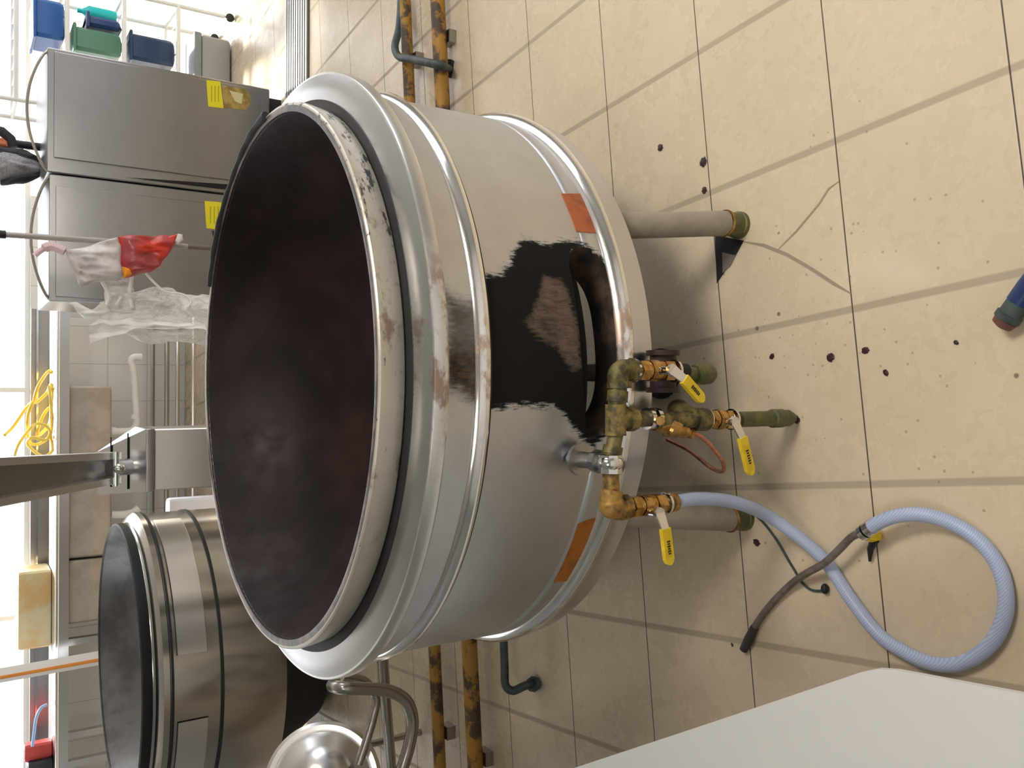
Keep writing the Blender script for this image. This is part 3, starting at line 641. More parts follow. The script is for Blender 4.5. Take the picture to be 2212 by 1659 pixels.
# food scraps on the floor
sc0 = None
for i, (x, y, r_, lab) in enumerate([(1427, 319, .012, 'dark red food scrap on the floor right of the round kettle, farthest one'), (1520, 350, .014, 'large dark red food scrap lying against the thin black tile joint'), (1522, 411, .011, 'dark food scrap by the joint corner just right of the front leg'),
        (1668, 770, .008, 'small blackish food scrap between drip leg and cracked tile'), (1795, 772, .013, 'biggest dark red food blob on the floor in front of the pipework'), (1870, 757, .009, 'reddish food scrap just past the joint beside the biggest blob'),
        (1721, 907, .013, 'dark red blob right below the olive drip leg'), (1635, 1172, .010, 'red food scrap between the left front leg and the blue hose'), (2066, 740, .007, 'tiny brown scrap near the dark nozzle'), (1914, 805, .007, 'small olive scrap on the open floor beside the thin joint'), (1582, 1393, .006, 'small black crumb beside the end of the grey-brown tube')]):
    p = PZ(x, y, 0)
    if sc0 is None:
        sc0 = MB().ell((0, 0, .3), (1, 1, .35), 14, 8, f=lambda u: .8 + .45 * mnoise.noise(u * 2.2)).build('food_scrap', M_scrap); s_ = sc0
    else: s_ = sc0.copy(); COL.objects.link(s_)
    s_.location = (p[0], p[1], 0); s_.scale = (r_, r_ * (1.0 + .3 * math.sin(i * 3)), r_ * .5); s_.rotation_euler = (0, 0, i * 1.3)
    tag(s_, lab, 'food scrap', 'food scraps on the floor')

# white table corner, lower left of the upright view
zt = .45
tc = [PZ(x, y, zt)[:2] for x, y in [(1240, 1659), (1560, 1553), (1860, 1452), (1895, 1445), (1935, 1448), (2212, 1500)]]
far = [tc[0] + (tc[0] - tc[2]) * .7, ]
poly = [tc[5] + (tc[5] - tc[4]) * 1.2, tc[5], tc[4], tc[3], tc[2], tc[1], tc[0], tc[0] + (tc[0] - tc[2]) * .9]
poly += [poly[-1] + np.array([-.7, -.25]), poly[0] + np.array([-.9, -.1])]
TB = thing('side_table', 'white laminate table, blurred corner reaching in beside the hose loop', 'table', (float(poly[-1][0] + .5), float(poly[-1][1] + .3), 0))
MB().prism([tuple(p) for p in poly], zt - .012, zt).build('tabletop', M_cream, TB, smooth=False)
cen = sum(poly) / len(poly)
for k in (0, 7, 8, 9):
    p = poly[k] * .82 + cen * .18; MB().box((p[0] - .05, p[1], (zt - .012) / 2), (.04, .04, zt - .012)).build('leg', M_white, TB, smooth=False)

# ================================================================ FLOOR PIPES BEHIND THE KETTLE
def floorpipe(px, zc, r, m, name, lab, ext=True):
    a, c = Vector(PZ(*px[0], zc)), Vector(PZ(*px[1], zc)); d = (c - a).normalized(); a2 = a - d * (a.x - (XR - .02)) / d.x if d.x else a; c2 = c - d * (c.x - (XL + .02)) / d.x
    t = thing(name, lab, 'pipe', (0, (a.y + c.y) / 2, 0)); MB().cyl(a2, c2, r, 20).build('pipe_run', m, t)
    for k in np.linspace(.12, .88, 5):
        p = a2 + (c2 - a2) * k; MB().box((p.x, p.y, max(zc - r, 0) / 2 + .001), (.05, .06, max(zc - r, .004))).build('pipe_saddle', M_steel_d, t, smooth=False)
    return t
floorpipe([(945, 0), (1018, 1659 - 180)], .06, .029, M_rustpipe, 'gas_pipe', 'thicker rusty yellow pipe along the floor, nearer of the pair')
floorpipe([(875, 0), (944, 1520)], .06, .024, M_rustpipe, 'gas_pipe', 'thinner rusty yellow pipe along the floor, farther of the pair')
tp = thing('water_pipe', 'dark green pipe dropping over both yellow pipes on the right', 'pipe', tuple(Vector(PZ(968, 146, 0))))
w1 = [Vector(PY(866, -80, 3.45)), Vector(PY(866, 0, 3.42)), Vector(PY(862, 60, 3.38)), Vector(PY(853, 100, 3.32)), Vector(PY(862, 122, 3.26)), Vector(PZ(890, 128, .115)), Vector(PZ(945, 140, .11)), Vector(PZ(962, 146, .06)), Vector(PZ(970, 148, .01))]
MB().tube(spline(w1, 8), .016, 14).build('pipe_run', M_teal, tp); MB().cyl(Vector(PZ(970, 148, .014)), Vector(PZ(970, 148, 0)), .035, 20).build('floor_flange', M_black, tp)
wp2 = PZ(1150, 1480, 0)
tp = thing('water_pipe', 'short teal pipe bending down to the floor in the dark left of the kettle', 'pipe', tuple(Vector(wp2)))
w2 = [Vector(PZ(1088, 1300, .10)), Vector(PZ(1088, 1380, .10)), Vector(PZ(1090, 1440, .10)), Vector(PZ(1092, 1480, .10)), Vector(PZ(1108, 1492, .08)), Vector(PZ(1130, 1483, .06)), Vector(PZ(1148, 1476, .035)), Vector(PZ(1152, 1478, .01))]
MB().tube(spline(w2, 8), .014, 14).build('pipe_run', M_teal, tp); MB().cyl(Vector(PZ(1152, 1478, .03)), Vector(PZ(1152, 1478, 0)), .026, 8).build('floor_fitting', M_teal, tp)

# ================================================================ STEEL CABINETS
YC = 5.0
def cab(x0, x1, ztop, lab, base_lab=True):
    t = thing('steel_cabinet', lab, 'cabinet', ((x0 + x1) / 2, YC + .35, 0))
    cx_ = (x0 + x1) / 2; w = x1 - x0
    MB().box((cx_, YC + .36, (ztop + .10) / 2), (w, .70, ztop - .10), bev=.008).build('carcass', M_steel_cab, t)
    MB().box((cx_, YC + .40, .05), (w - .04, .58, .10)).build('plinth', M_black, t, smooth=False)
    return t
xa, xb, xc_ = PY(95, 98, YC)[0], PY(105, 372, YC)[0], PY(110, 650, YC)[0]
zt_ = 1.25
c1 = cab(xb + .004, xa, zt_, 'right-hand tall steel cabinet with yellow label and gold plate')
c2 = cab(xc_, xb - .004, zt_ - .01, 'left-hand tall steel cabinet behind the hanging red and white bag')
MB().box(((xa + xb) / 2 + .03, YC + .004, .69), (xa - xb - .10, .012, 1.06), bev=.004).build('door', M_steel_cab, c1)
MB().box(((xc_ + xb) / 2 - .02, YC + .004, .69), (xb - xc_ - .09, .012, 1.04), bev=.004).build('door', M_steel_cab, c2)
# thin dark wedge-shaped gap where the left door hangs open
w_ = [q(275, 383, YC - .004), q(490, 398, YC - .004), q(600, 404, YC - .004), q(600, 416, YC - .004), q(490, 408, YC - .004)]
MB().plate(w_, (0, .003, 0)).build('door_gap', M_void, c2, smooth=False)
def face_plate(px, Y, th, name, m, par, label=None): return MB().plate([q(x, y, Y) for x, y in px], (0, th, 0)).build(name, m, par, smooth=False, label=label)
def label_at(px, par):
    l = face_plate(px, YC - .004, .003, 'yellow_label', M_label, par)
    (x0, y0), (x1, y1) = px[0], px[2]
    b = MB()
    for k in range(3):   # rows of print, too small to read
        xx = x0 + (x1 - x0) * (.3 + .2 * k); b.plate([q(xx - 1, y0 + 12, YC - .0045), q(xx + 1, y0 + 12, YC - .0045), q(xx + 1, y1 - 14, YC - .0045), q(xx - 1, y1 - 14, YC - .0045)], (0, .0004, 0))
    b.build('label_print', mat('faded_print', (.45, .38, .02), .6), l, smooth=False)
label_at([(446, 173), (476, 176), (483, 234), (450, 230)], c1); label_at([(442, 434), (478, 437), (484, 497), (446, 493)], c2)
face_plate([(480, 184), (530, 192), (540, 205), (541, 222), (532, 238), (484, 232)], YC - .004, .003, 'gold_plate', M_gold, c1)
face_plate([(495, 195), (525, 203), (522, 225), (508, 219)], YC - .006, .002, 'torn_gold_sticker', mat('pale_gold', (.72, .66, .35), .3, .3), c1)
def arch(p0, p1, h_, par):
    a, c = Vector(p0), Vector(p1); pts = [a + (c - a) * t + Vector((0, 0, 1)) * h_ * math.sin(math.pi * t) ** .75 for t in np.linspace(0, 1, 26)]
    MB().tube(pts, .007, 8).build('arched_rail', M_tubegrey, par)
arch((xa - .01, YC + .03, zt_ - .005), (xb + .01, YC + .03, zt_ - .005), .095, c1); arch((xb - .012, YC + .03, zt_ - .015), (xc_ + .01, YC + .03, zt_ - .015), .085, c2)

# dark bag with mesh side on the cabinet top
zt_bag = zt_ + .004
g = thing('mesh_bag', 'black and grey mesh bag slumped on top of the cabinets', 'bag', (xb + .12, YC + .45, zt_))
def pt(x, y, Y=YC + .45): return q(x, y, Y)
def blob_sheet(px, Y, th, name, m, par, amp=.02, zmin=None):
    """puffy cloth shape: outline in space, given real thickness by domed front and back"""
    P0 = [q(x, y, Y) for x, y in px]; P = []; sub = max(1, 48 // len(P0))
    for i, p in enumerate(P0):
        nx = P0[(i + 1) % len(P0)]
        for k in range(sub): P.append(p + (nx - p) * k / sub)
    c_ = sum(P, Vector()) / len(P); n = len(P); V_ = []; F_ = []; R_ = 14
    for side in (-1, 1):
        for k in range(R_ + 1):
            t = k / R_
            for p in P:
                v_ = c_ + (p - c_) * t; dz = th * math.sqrt(max(0, 1 - t * t)); V_.append(v_ + Vector((amp * .35 * mnoise.noise(v_ * 19 + Vector((5, 0, 0))), side * dz + amp * mnoise.noise(v_ * 14) + amp * .6 * mnoise.noise(Vector((v_.x * 50, v_.y * 9, v_.z * 12))), amp * .35 * mnoise.noise(v_ * 17))))
    for s_i in (0, 1):
        o_ = s_i * (R_ + 1) * n
        for k in range(R_):
            for i in range(n): F_.append((o_ + k * n + i, o_ + k * n + (i + 1) % n, o_ + (k + 1) * n + (i + 1) % n, o_ + (k + 1) * n + i))
    for i in range(n): F_.append((R_ * n + i, R_ * n + (i + 1) % n, (2 * R_ + 1) * n + (i + 1) % n, (2 * R_ + 1) * n + i))
    if zmin is not None:
        for v_ in V_: v_.z = max(v_.z, zmin)
    return MB().add(V_, F_).build(name, m, par, angle=60)
M_dark = mat('dark_cloth', (.03, .032, .04), .7); M_mesh = patchy('grey_mesh_cloth', (.42, .41, .43), (.28, .27, .29), 120, .7)
blob_sheet([(-40, 335), (-10, 320), (40, 325), (60, 335), (95, 352), (103, 372), (90, 380), (50, 395), (0, 398), (-45, 390)], YC + .45, .10, 'mesh_side', M_mesh, g, .02, zt_bag)
blob_sheet([(-45, 310), (0, 318), (50, 322), (92, 345), (96, 355), (60, 342), (0, 345), (-45, 342)], YC + .42, .06, 'trim', M_dark, g, .02, zt_bag)
blob_sheet([(0, 388), (45, 382), (98, 372), (96, 380), (50, 398), (0, 402)], YC + .40, .05, 'trim', M_dark, g, .02, zt_bag)
MB().tube([q(-40, 275, YC + .45), q(5, 285, YC + .45), q(22, 300, YC + .45), q(28, 318, YC + .45)], .028, 12).build('strap', M_dark, g)
pq = q(28, 310, YC + .47); MB().cyl(pq, (pq.x, pq.y, zt_), .022, 12).build('post', M_black, g)
blob_sheet([(-8, 298), (6, 297), (16, 305), (17, 317), (0, 316), (-8, 315)], YC + .40, .02, 'orange_badge', mat('orange_cloth', (.6, .2, .08), .6), g)

# ================================================================ RACK AT THE RIGHT BACK
YR = 6.15
RK = thing('wire_rack', 'white tubular trolley rack with coloured tubs behind the right-hand cabinet', 'rack', (2.15, YR + .22, 0))
wx0, wx1 = 1.75, 2.56; DR = .42
M_rack = mat('white_rack_tube', (.75, .75, .74), .35)
for (x_, y_) in ((wx1, YR), (wx1, YR + DR), (wx0, YR), (wx0, YR + DR)):
    pst = MB().cyl((x_, y_, .07), (x_, y_, 1.78), .014, 12).build('post', M_rack, RK)
    MB().lathe([(.0005, -.012), (.026, -.012), (.03, 0), (.026, .012), (.0005, .012)], (x_, y_, .03), 16, axis='y').build('caster', M_black, pst)
    MB().cyl((x_, y_, .03), (x_, y_, .08), .007, 8).build('caster_stem', M_steel_d, pst)
zsh = [float(PY(x, 60, YR)[2]) for x in (35, 145, 268, 385)]
for i, zz_ in enumerate(zsh):
    b = MB()
    for y_ in (YR, YR + DR): b.cyl((wx0, y_, zz_), (wx1, y_, zz_), .015, 10)
    for x_ in (wx0, wx1): b.cyl((x_, YR, zz_), (x_, YR + DR, zz_), .013, 10)
    for x_ in np.linspace(wx0, wx1, 9)[1:-1]: b.cyl((x_, YR, zz_), (x_, YR + DR, zz_), .004, 6)
    b.build('shelf_frame', M_rack, RK)
def tub(x0, x1, z0, z1, c, name, lab, cat, y0=YR + .05, y1=YR + .37, m=None):
    t = MB(); cx_, w = (x0 + x1) / 2, (x1 - x0); h_ = z1 - z0
    t.box((cx_, (y0 + y1) / 2, z0 + h_ / 2), (w, y1 - y0, h_), bev=min(.03, h_ * .3)); t.box((cx_, (y0 + y1) / 2, z1 - .012), (w + .03, y1 - y0 + .03, .02), bev=.008)
    o_ = t.build(name, m or mat(name + '_col', c, .4), smooth=True); tag(o_, lab, cat); return o_
def X_(y, Y=YR + .1): return float(PY(200, y, Y)[0])
e_ = .006
tub(X_(105), X_(25), zsh[1] + e_, zsh[1] + .19, (.02, .10, .33), 'storage_tub', 'bright blue tub on the upper shelf of the white rack', 'tub')
tub(X_(120), X_(70), zsh[2] + e_, zsh[2] + .30, (.09, .22, .15), 'storage_tub', 'tall green tub in the middle of the white rack', 'tub', YR + .03, YR + .25)
tub(X_(62), X_(38), zsh[2] + e_, zsh[2] + .22, (.02, .05, .16), 'storage_tub', 'narrow navy tub beside the green one on the rack', 'tub', YR + .05, YR + .33)
tub(X_(115), X_(58), zsh[3] + e_, zsh[3] + .30, (.012, .04, .10), 'storage_crate', 'long dark navy crate on the lowest rack shelf', 'crate', YR + .05, YR + .37)
st_z = .07
t = thing('rack_tray', 'low grey tray standing on the floor under the white rack', 'tray', (X_(95), YR + .2, 0)); MB().box((X_(95), YR + .2, .11), (.40, .30, .20), bev=.02).build('tray_box', mat('grey_tray', (.33, .32, .31), .5), t); MB().box((X_(95), YR + .2, .235), (.42, .32, .05), bev=.01).build('tray_lid', mat('grey_tray_lid', (.22, .24, .25), .5), t)
bo = MB().lathe([(.0005, 0), (.04, 0), (.045, .02), (.045, .17), (.015, .21), (.015, .24), (.0005, .24)], (wx1 - .06, YR + .3, zsh[2] + e_), 20).build('bottle', mat('teal_plastic', (.02, .45, .45), .3)); tag(bo, 'turquoise bottle at the outer end of the rack shelf', 'bottle')

# ================================================================ MOP, BAGS
YMp = 4.35
mp0, mp1 = Vector(PY(0, 506, YMp)), Vector(PY(440, 535, YMp)); md = (mp1 - mp0).normalized()
top_ = mp0 - md * .35; bot_ = mp1 + md * ((mp1.z - .06) / abs(md.z))
MP = thing('broom', 'grey-handled broom standing in front of the left-hand cabinet', 'broom', (bot_.x, bot_.y, 0))
MB().cyl(mp0 + md * .02, mp0 + md * .78, .013, 14).build('handle', mat('grey_handle', (.38, .36, .33), .4, .2), MP)
MB().cyl(top_, mp0 + md * .022, .018, 14).build('grip', M_black, MP)
MB().cyl(mp0 + md * .78, bot_, .012, 14).build('lower_handle', mat('brown_handle', (.16, .13, .1), .6), MP)
b = MB(); b.box((bot_.x, bot_.y, .10), (.26, .05, .05), bev=.01)
b.build('broom_head', M_dark, MP)
b = MB()
for i in range(40): xx = bot_.x - .12 + .24 * (i % 20) / 19; yy = bot_.y + (-.012 if i < 20 else .012); b.cyl((xx, yy, .08), (xx + random.uniform(-.01, .01), yy + random.uniform(-.015, .015), 0.0), .003, 5)
b.build('bristles', M_dark, MP)
bs = blob_sheet([(455, 500), (470, 498), (474, 510), (462, 515)], YMp, .01, 'twig_tuft', M_dark, MP)
# red and white bag hooked over the handle
M_bagw = patchy('white_bag_film', (.72, .68, .68), (.55, .5, .5), 9, .35); M_bagr = patchy('red_bag_film', (.68, .04, .012), (.36, .07, .08), 7, .3, 0, .35, .6)
BG = thing('carrier_bag', 'red and white plastic bag hanging from the broom handle', 'bag', tuple(q(260, 540, YMp - .05)))
blob_sheet([(140, 543), (175, 533), (220, 522), (256, 513), (262, 530), (263, 560), (264, 590), (262, 602), (230, 606), (195, 612), (172, 622), (160, 595), (150, 568)], YMp - .045, .035, 'white_panel', M_bagw, BG, .03)
blob_sheet([(257, 512), (300, 508), (345, 507), (385, 507), (378, 525), (362, 550), (345, 575), (325, 588), (295, 595), (268, 602), (263, 570)], YMp - .045, .035, 'red_panel', M_bagr, BG, .03)
blob_sheet([(263, 575), (280, 580), (286, 592), (268, 602)], YMp - .09, .012, 'orange_corner', mat('orange_print', (.85, .3, .02), .4), BG, .0)
blob_sheet([(384, 505), (394, 508), (396, 520), (384, 528), (378, 520)], YMp - .05, .015, 'knot', M_bagw, BG, .01)
MB().tube(spline([q(75, 552, YMp - .03), q(90, 540, YMp - .03), q(110, 532, YMp - .03), q(140, 543, YMp - .04)], 6), [.012] * 8 + [.02] * 11, 8).build('twisted_handle', mat('pink_film', (.75, .55, .6), .4), BG)
# crumpled clear plastic sack
def film():
    m = mat('clear_crumpled_film', (.93, .93, .90), .22, 0, .6); g_ = N(m); o_ = g_.obj(); n_ = g_.noise(g_.map(o_, (1, 1, .55)), 9, 5, .65, .8)
    a = g_.ramp(n_, .36, .62, .16, .85); g_.link(a, g_.p.inputs['Alpha']); g_.bump(n_, .8, .03); return m
M_film = film()
sack_c = q(330, 680, YMp + .12)
SK = thing('plastic_sack', 'crumpled clear plastic sack standing left of the steel cabinets', 'sack', (sack_c.x, sack_c.y, 0))
prof = []
xl = q(330, 742, YMp + .12).x; xr = q(330, 632, YMp + .12).x; hw = (xr - xl) / 2; sx = (xl + xr) / 2
V_ = []; F_ = []; nz, na = 46, 40; ztop = PY(215, 700, YMp + .12)[2]
for i in range(nz + 1):
    t = i / nz; z_ = t * ztop; r_ = hw * (1.0 if t < .82 else 1.0 - (t - .82) * 2.6)
    for k in range(na):
        a = 2 * math.pi * k / na; nn = mnoise.noise(Vector((math.cos(a) * 1.6, math.sin(a) * 1.6, z_ * 5))) * .35 + mnoise.noise(Vector((math.cos(a) * 4, math.sin(a) * 4, z_ * 14))) * .16
        rr = max(r_ * (1 + nn), .01); V_.append((sx + rr * math.cos(a) - .05 * max(0, t - .8) * 5 * 0, sack_c.y + rr * .7 * math.sin(a), z_))
for i in range(nz):
    for k in range(na): F_.append((i * na + k, i * na + (k + 1) % na, (i + 1) * na + (k + 1) % na, (i + 1) * na + k))
F_.append(tuple(range(na - 1, -1, -1))); MB().add(V_, F_).build('sack_body', M_film, SK, angle=25)
M_filmw = mat('bright_film', (.97, .97, .95), .25)
blob_sheet([(150, 655), (165, 668), (185, 690), (215, 690), (240, 670), (225, 650), (222, 662), (205, 668), (180, 665), (165, 655)], YMp + .02, .02, 'gathered_neck', M_filmw, SK, .03)
blob_sheet([(190, 700), (215, 692), (300, 690), (380, 695), (445, 700), (445, 712), (380, 712), (300, 712), (225, 712), (205, 735), (198, 742), (193, 720)], YMp + .02, .02, 'white_fold', M_filmw, SK, .04)
def strand(px, r, Y=YMp + .03): MB().tube(spline([q(x, y, Y) for x, y in px], 6), r, 6).build('film_strand', M_filmw, SK)
strand([(315, 590), (335, 612), (358, 630), (395, 636), (412, 650), (405, 665)], .006); strand([(220, 606), (235, 640), (225, 668)], .009); strand([(285, 596), (280, 630), (285, 665)], .009); strand([(250, 600), (262, 635), (250, 660)], .007)
# extra: clear film draped from bag to sack
blob_sheet([(218, 604), (255, 600), (292, 596), (288, 640), (285, 670), (235, 672), (226, 640)], YMp + .05, .015, 'film_drape', M_film, SK, .04)

# ================================================================ STEEL COLUMN WITH ARM (between kettles)
YB2 = 3.3
LC = thing('lifting_column', 'square stainless column with sloped cap and channel arm behind the kettle', 'column', (float(PY(390, 993, YB2)[0]), YB2 + .1, 0))
cxl, cxr = PY(330, 1060, YB2)[0], PY(330, 927, YB2)[0]; ccx = (cxl + cxr) / 2; cw = cxr - cxl; zc1 = PY(333, 990, YB2)[2]; zc2 = PY(315, 990, YB2)[2]
MB().box((ccx, YB2 + .11, zc1 / 2), (cw, .22, zc1), bev=.006).build('column_body', steel('pale_column_steel', (.56, .53, .49), .35), LC)
MB().box((ccx, YB2 + .105, (zc1 + zc2) / 2), (cw + .004, .235, zc2 - zc1), bev=.003).build('cap_band', M_steel_d, LC)
yb = YB2 + .22; zb = zc2 + .13
b = MB(); b.add([(cxl, YB2, zc2), (cxr, YB2, zc2), (cxr, yb, zc2), (cxl, yb, zc2), (cxl - .03, yb, zb), (cxr - .09, yb, zb)], [(3, 2, 1, 0), (0, 1, 5, 4), (1, 2, 5), (2, 3, 4, 5), (3, 0, 4)]); b.build('sloped_cap', M_steel_b, LC, smooth=False)
for k in (.35, .7):
    b = MB(); y_, z_ = YB2 + .22 * k, zc2 + .13 * k; b.box((ccx - .02 * k, y_ - .002, z_ + .002), (cw * (1 - .25 * k), .004, .004)); b.build('cap_seam', M_void, LC, smooth=False)
M_arm = steel('arm_steel', (.80, .79, .78), .38)
# arm: U channel leaning slightly to the camera as it rises
a0 = q(262, 1010, YB2 + .05); a1 = q(0, 1042, 3.0); ad = (a1 - a0); a2 = a0 + ad * 2.0
def ch(P0, P1, w0, w1):
    up = (P1 - P0).normalized(); sd_ = Vector((1, 0, 0)); fr = up.cross(sd_).normalized()
    if fr.y > 0: fr = -fr
    web = MB(); web.add([P0 - sd_ * w0 + fr * -.05, P0 + sd_ * w0 + fr * -.05, P1 + sd_ * w1 + fr * -.05, P1 - sd_ * w1 + fr * -.05,
        P0 - sd_ * w0 + fr * -.056, P0 + sd_ * w0 + fr * -.056, P1 + sd_ * w1 + fr * -.056, P1 - sd_ * w1 + fr * -.056], [(0, 1, 2, 3), (7, 6, 5, 4), (0, 4, 5, 1), (2, 6, 7, 3), (1, 5, 6, 2), (3, 7, 4, 0)])
    web.build('arm_web', M_steel_d, LC, smooth=False)  # darker steel than the flanges: recess shade put into the web's colour
    for s_ in (-1, 1):
        fl = MB(); x0, x1 = sd_ * (w0 * s_), sd_ * (w1 * s_); t_ = sd_ * (-.024 * s_)
        q8 = [P0 + x0 + fr * -.056, P0 + x0 + t_ + fr * -.056, P0 + x0 + t_, P0 + x0, P1 + x1 + fr * -.056, P1 + x1 + t_ + fr * -.056, P1 + x1 + t_, P1 + x1]
        fl.add(q8, [(0, 1, 2, 3), (7, 6, 5, 4), (0, 4, 5, 1), (1, 5, 6, 2), (2, 6, 7, 3), (3, 7, 4, 0)]); fl.build('arm_flange', M_arm, LC, smooth=False)
ch(a0, a2, .055, .092)
hb = a0 + ad * .06; b = MB(); b.cyl(hb + Vector((-.06, -.02, 0)), hb + Vector((.06, -.02, 0)), .012, 16); b.ell(hb + Vector((.0, -.02, -.01)), (.022, .022, .022)); b.build('hinge_pin', M_chrome, LC)
b = MB(); b.cyl(a0 + Vector((0, .06, -.10)), a0 + ad * .1 + Vector((0, .03, 0)), .03, 16); b.build('hinge_block', M_steel, LC)

# small red and white packet + black can between column and second kettle
pk = MB().box(tuple(q(400, 1100, 5.9)), (.10, .08, .26), bev=.01); 
PKZ = q(440, 1100, 5.9)
pk = thing('detergent_jug', 'white plastic jug with red cap glimpsed left of the steel column', 'jug', (PKZ.x, 5.9, 0))
jx = PKZ.x; jt = q(350, 1100, 5.9).z
MB().box((jx, 5.9, (jt - .03) / 2), (.17, .12, jt - .03), bev=.02).build('jug_body', mat('bluish_white', (.62, .64, .75), .35), pk); MB().cyl((jx - .03, 5.9, jt - .04), (jx - .03, 5.9, jt + .015), .028).build('cap', mat('red_cap', (.65, .05, .02), .4), pk)

# ================================================================ SINK BENCH
YN = 6.9; bx0, bx1 = XL + .05, PY(135, 655, YN)[0]
BN = thing('sink_bench', 'long stainless sink bench against the far wall under the window', 'bench', ((bx0 + bx1) / 2, YN + .3, 0))
zt0, zt1 = PY(121, 900, YN)[2], PY(150, 900, YN)[2]; bcx = (bx0 + bx1) / 2; bw = bx1 - bx0
MB().box((bcx, YN + .34, zt0 - .012), (bw, .68, .024), bev=.006).build('worktop', M_steel_b, BN)
MB().box((bcx, YN + .012, (zt0 - .02 + zt1) / 2), (bw, .02, zt0 - .02 - zt1)).build('front_apron', M_steel, BN, smooth=False)
zb0 = PY(66, 900, YN + .66)[2]; MB().box((bcx, YN + .66, (zb0 + zt0) / 2), (bw, .03, zb0 - zt0 + .0)).build('splashback', M_steel_d, BN, smooth=False)
MB().box((bcx, YN + .60, zt0 + .075), (bw, .05, .012)).build('rear_ledge', M_chrome, BN, smooth=False)
zb1 = PY(238, 1000, YN + .06)[2]
def basin(ya, yb_): 
    xl_, xr_ = PY(200, yb_, YN + .05)[0], PY(200, ya, YN + .05)[0]
    MB().box(((xl_ + xr_) / 2, YN + .32, (zb1 + zt1) / 2 + .01), (xr_ - xl_, .52, zt1 - zb1 + .04), bev=.02).build('sink_basin', patchy('basin_steel', (.46, .42, .38), (.38, .34, .29), 5, .45, .4), BN)
basin(834, 1203); basin(1208, 1343)
for y_ in (668, 1380, 1640):
    x_ = PY(200, y_, YN + .03)[0]
    for yy in (YN + .04, YN + .60): MB().box((x_, yy, (zt0 - .024) / 2), (.05, .05, zt0 - .024)).build('leg', M_steel, BN, smooth=False)
zr1, zr2 = PY(360, 870, YN + .04)[2], PY(417, 870, YN + .04)[2]
for zz_, m_ in ((zr1, M_steel_d), (zr2, M_steel_b)):
    for yy in (YN + .04, YN + .60): MB().cyl((bx0 + .1, yy, zz_), (bx1 - .05, yy, zz_), .018, 10).build('lower_rail', m_, BN)
# drain pipe under the sink
dp = thing('drain_pipe', 'white plastic drain pipe with elbow under the sink bench', 'pipe', tuple(q(290, 860, YN + .3)[:2]) + (0,))
yy = YN + .12
MB().tube(spline([q(238, 932, yy), q(262, 932, yy), q(284, 930, yy), q(295, 915, yy), q(294, 880, yy), q(288, 800, yy), q(283, 782, yy), q(290, 772, yy), q(306, 772, yy)], 8), .027, 14).build('drain_run', M_pvc, dp)
for a_, b_ in (((240, 932), (250, 932)), ((292, 905), (293, 895)), ((286, 795), (287, 803))): MB().cyl(q(*a_, yy), q(*b_, yy), .033, 14).build('coupling', M_pvc, dp)
dp2 = thing('drain_pipe', 'white drain fitting just left of the steel column', 'pipe', tuple(q(290, 1110, yy)[:2]) + (0,))
MB().tube(spline([q(240, 1112, yy), q(262, 1112, yy), q(285, 1108, yy), q(300, 1098, yy)], 8), .03, 12).build('drain_run', M_pvc, dp2); MB().tube([q(268, 1112, yy), q(300, 1112, yy)], [.03, .02], 12).build('trap_cup', M_pvc, dp2)

# things on the bench
yw = thing('coiled_hose', 'bright yellow hose lying in loose coils on the bench', 'hose', (float(PY(90, 900, YN + .3)[0]), YN + .3, zt0))
loops = [(120, 805), (108, 800), (96, 812), (80, 840), (75, 870), (100, 850), (118, 830), (122, 870), (112, 910), (96, 930), (80, 940), (92, 900), (112, 880), (118, 900), (108, 940), (80, 960), (62, 950), (60, 900), (70, 870), (58, 880), (30, 920), (10, 940)]
base_z = zt0 + .012
def cl(p): p.z = max(p.z, base_z); return p
MB().tube(spline([cl(q(x, y, YN + .25 + .05 * math.sin(i * 1.7))) for i, (x, y) in enumerate(loops)], 6), .011, 10).build('coils', mat('yellow_rubber', (.90, .62, .08), .45), yw)
MB().tube(spline([cl(q(x, y, YN + .18 + .04 * math.cos(i * 2.1))) for i, (x, y) in enumerate([(120, 850), (106, 835), (110, 800 + 70), (118, 920), (100, 950), (70, 945), (60, 960), (90, 985), (118, 975), (120, 950), (105, 925), (84, 915), (66, 925), (40, 960), (30, 990)])], 6), .011, 10).build('coils', mat('yellow_rubber_pale', (.92, .70, .14), .45), yw)
def on_bench(px, py0, py1, top, c, name, lab, cat, m=None, dy=.26, d=.3):
    x0, x1 = PY(100, py1, YN + dy)[0], PY(100, py0, YN + dy)[0]; z1 = PY(top, (py0 + py1) / 2, YN + dy)[2]
    o_ = MB().box(((x0 + x1) / 2, YN + dy + d / 2, (zt0 + z1) / 2), (x1 - x0, d, z1 - zt0), bev=.02).build(name, m or mat(name + '_m', c, .45)); tag(o_, lab, cat); return o_
tubm = patchy('yellowed_plastic', (.66, .60, .38), (.66, .46, .20), 5, .4)
on_bench(0, 1232, 1398, 38, None, 'storage_tub', 'yellowed translucent plastic tub on the left part of the bench', 'tub', tubm)
on_bench(0, 1604, 1640, 52, (.5, .06, .05), 'cleaner_bottle', 'red and dark bottle standing at the bench end', 'bottle', None, .15, .1)
on_bench(0, 1643, 1710, 60, (.02, .02, .03), 'tool_box', 'black box beside the red bottle on the bench', 'box', None, .1, .25)
bh = MB().tube(spline([cl(q(x, y, YN + .1)) for x, y in [(102, 1522), (88, 1530), (78, 1552), (74, 1580), (70, 1612)]], 8), .010, 10).build('blue_hose', mat('light_blue_rubber', (.30, .48, .80), .4)); tag(bh, 'short light blue hose arching over the bench top near its left end', 'hose')
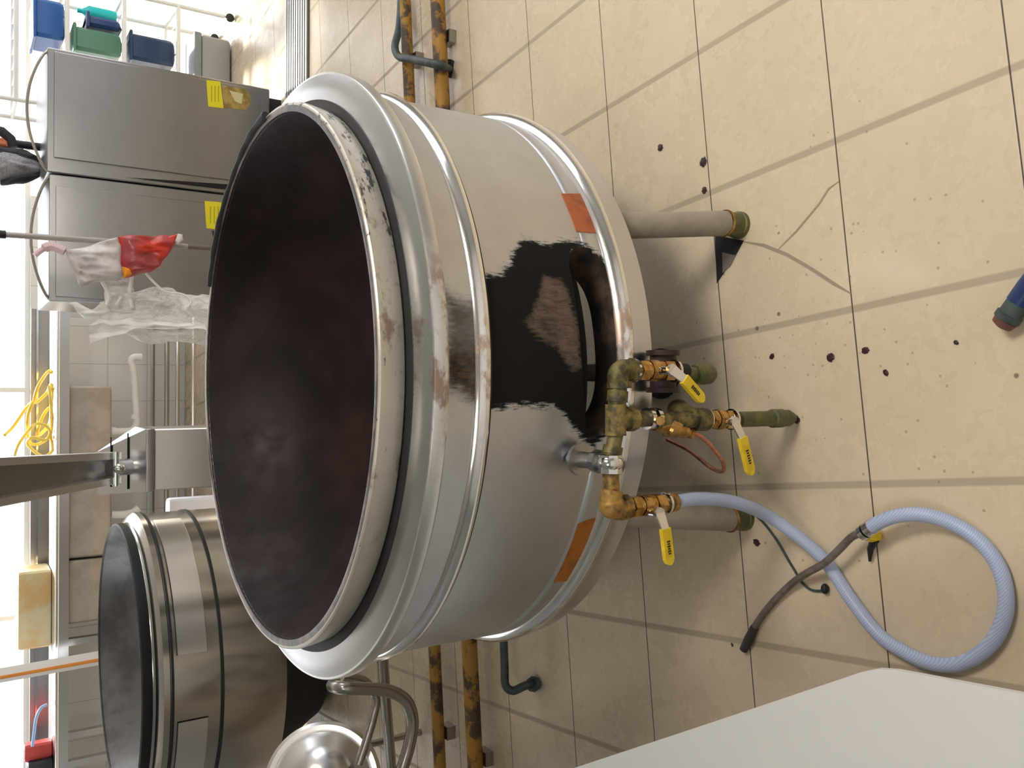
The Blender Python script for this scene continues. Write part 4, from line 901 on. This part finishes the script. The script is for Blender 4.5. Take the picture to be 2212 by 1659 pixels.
# slanting white channel with orange stripe, leaning against the bench
pr = thing('leaning_board', 'white board with orange edge leaning across the bench end', 'board', tuple(q(430, 1420, YN - .15)[:2]) + (0,))
pa, pb = q(-60, 1470, YN - .08), q(125, 1432, YN - .08); dd = (pb - pa).normalized(); pbb = pa + dd * ((pa.z - .012) / abs(dd.z))
pbb.y = YN - .25
MB().tube([pa, pbb], [.05, .05], 4).build('board', mat('white_board', (.7, .71, .72), .4), pr, smooth=False)
MB().tube([pa + Vector((0, -.05, 0)), pbb + Vector((0, -.05, .06))], .012, 6).build('orange_edge', mat('orange_paint', (.65, .25, .03), .5), pr)

# ================================================================ CHROME TUBE TROLLEY, LOWER LEFT BACK
Yt = 3.12
lc = Vector(PY(697, 1692, Yt)); tz = .50
TR = thing('tube_stand', 'chrome bent-tube stand holding the round steel lid at the left edge', 'stand', (lc.x + .1, Yt, 0))
def fr_tube(pts, r=.017): MB().tube(spline(pts, 8), r, 14).build('frame_tube', M_tubegrey, TR)
def down(p): return Vector((p[0], p[1], 0))
A1 = [Vector(PY(x, y, Yt - .17)) for x, y in [(740, 1486), (800, 1488), (845, 1494), (878, 1515), (891, 1556), (884, 1610), (866, 1670), (850, 1730)]]
fr_tube([A1[0] + Vector((-.02, .10, .0))] + A1 + [Vector((A1[-1].x - .05, A1[-1].y + .02, .25))], .024)
B1 = [Vector(PY(x, y, Yt + .02)) for x, y in [(826, 1400), (832, 1500), (840, 1600), (846, 1680), (850, 1760)]]; fr_tube(B1, .022)
MB().cyl((B1[0].x, B1[0].y, B1[0].z), (B1[0].x, B1[0].y, 0), .02, 12).build('leg', M_tubegrey, TR)
fr_tube([Vector(PY(x, y, Yt - .1)) for x, y in [(740, 1462), (785, 1470), (812, 1506), (806, 1550), (790, 1605), (775, 1650)]], .017)
for dx in (.05, -.2): MB().cyl((lc.x + dx, Yt + .12, 0), (lc.x + dx, Yt + .12, tz - .08), .014, 12).build('leg', M_tubegrey, TR)
LD = thing('round_lid', 'shiny domed round steel lid propped up at the left edge of the room', 'lid', (lc.x, lc.y, lc.z))
rl = 125 / FPX * float((np.array(lc) - CAMP) @ FW)
lid = MB().lathe([(.0005, .095), (.05, .092), (.10, .074), (.135, .048), (rl - .055, .018), (rl - .035, .004), (rl - .03, .010), (rl - .012, .012), (rl, .002), (rl + .001, -.008), (rl - .01, -.012), (rl - .04, -.004), (.1, .060), (.0005, .083)], (0, 0, 0), 72)
Rm = Vector((.35, -.83, .40)).normalized().to_track_quat('Z', 'Y').to_matrix()
lid.v = [tuple(Rm @ Vector(v) + lc) for v in lid.v]; lid.build('lid_shell', M_steel_b, LD)
kn = MB().lathe([(.0005, .125), (.02, .123), (.024, .11), (.012, .10), (.012, .085)], (0, 0, 0), 20); kn.v = [tuple(Rm @ Vector(v) + lc) for v in kn.v]; kn.build('lid_knob', M_steel_d, LD)
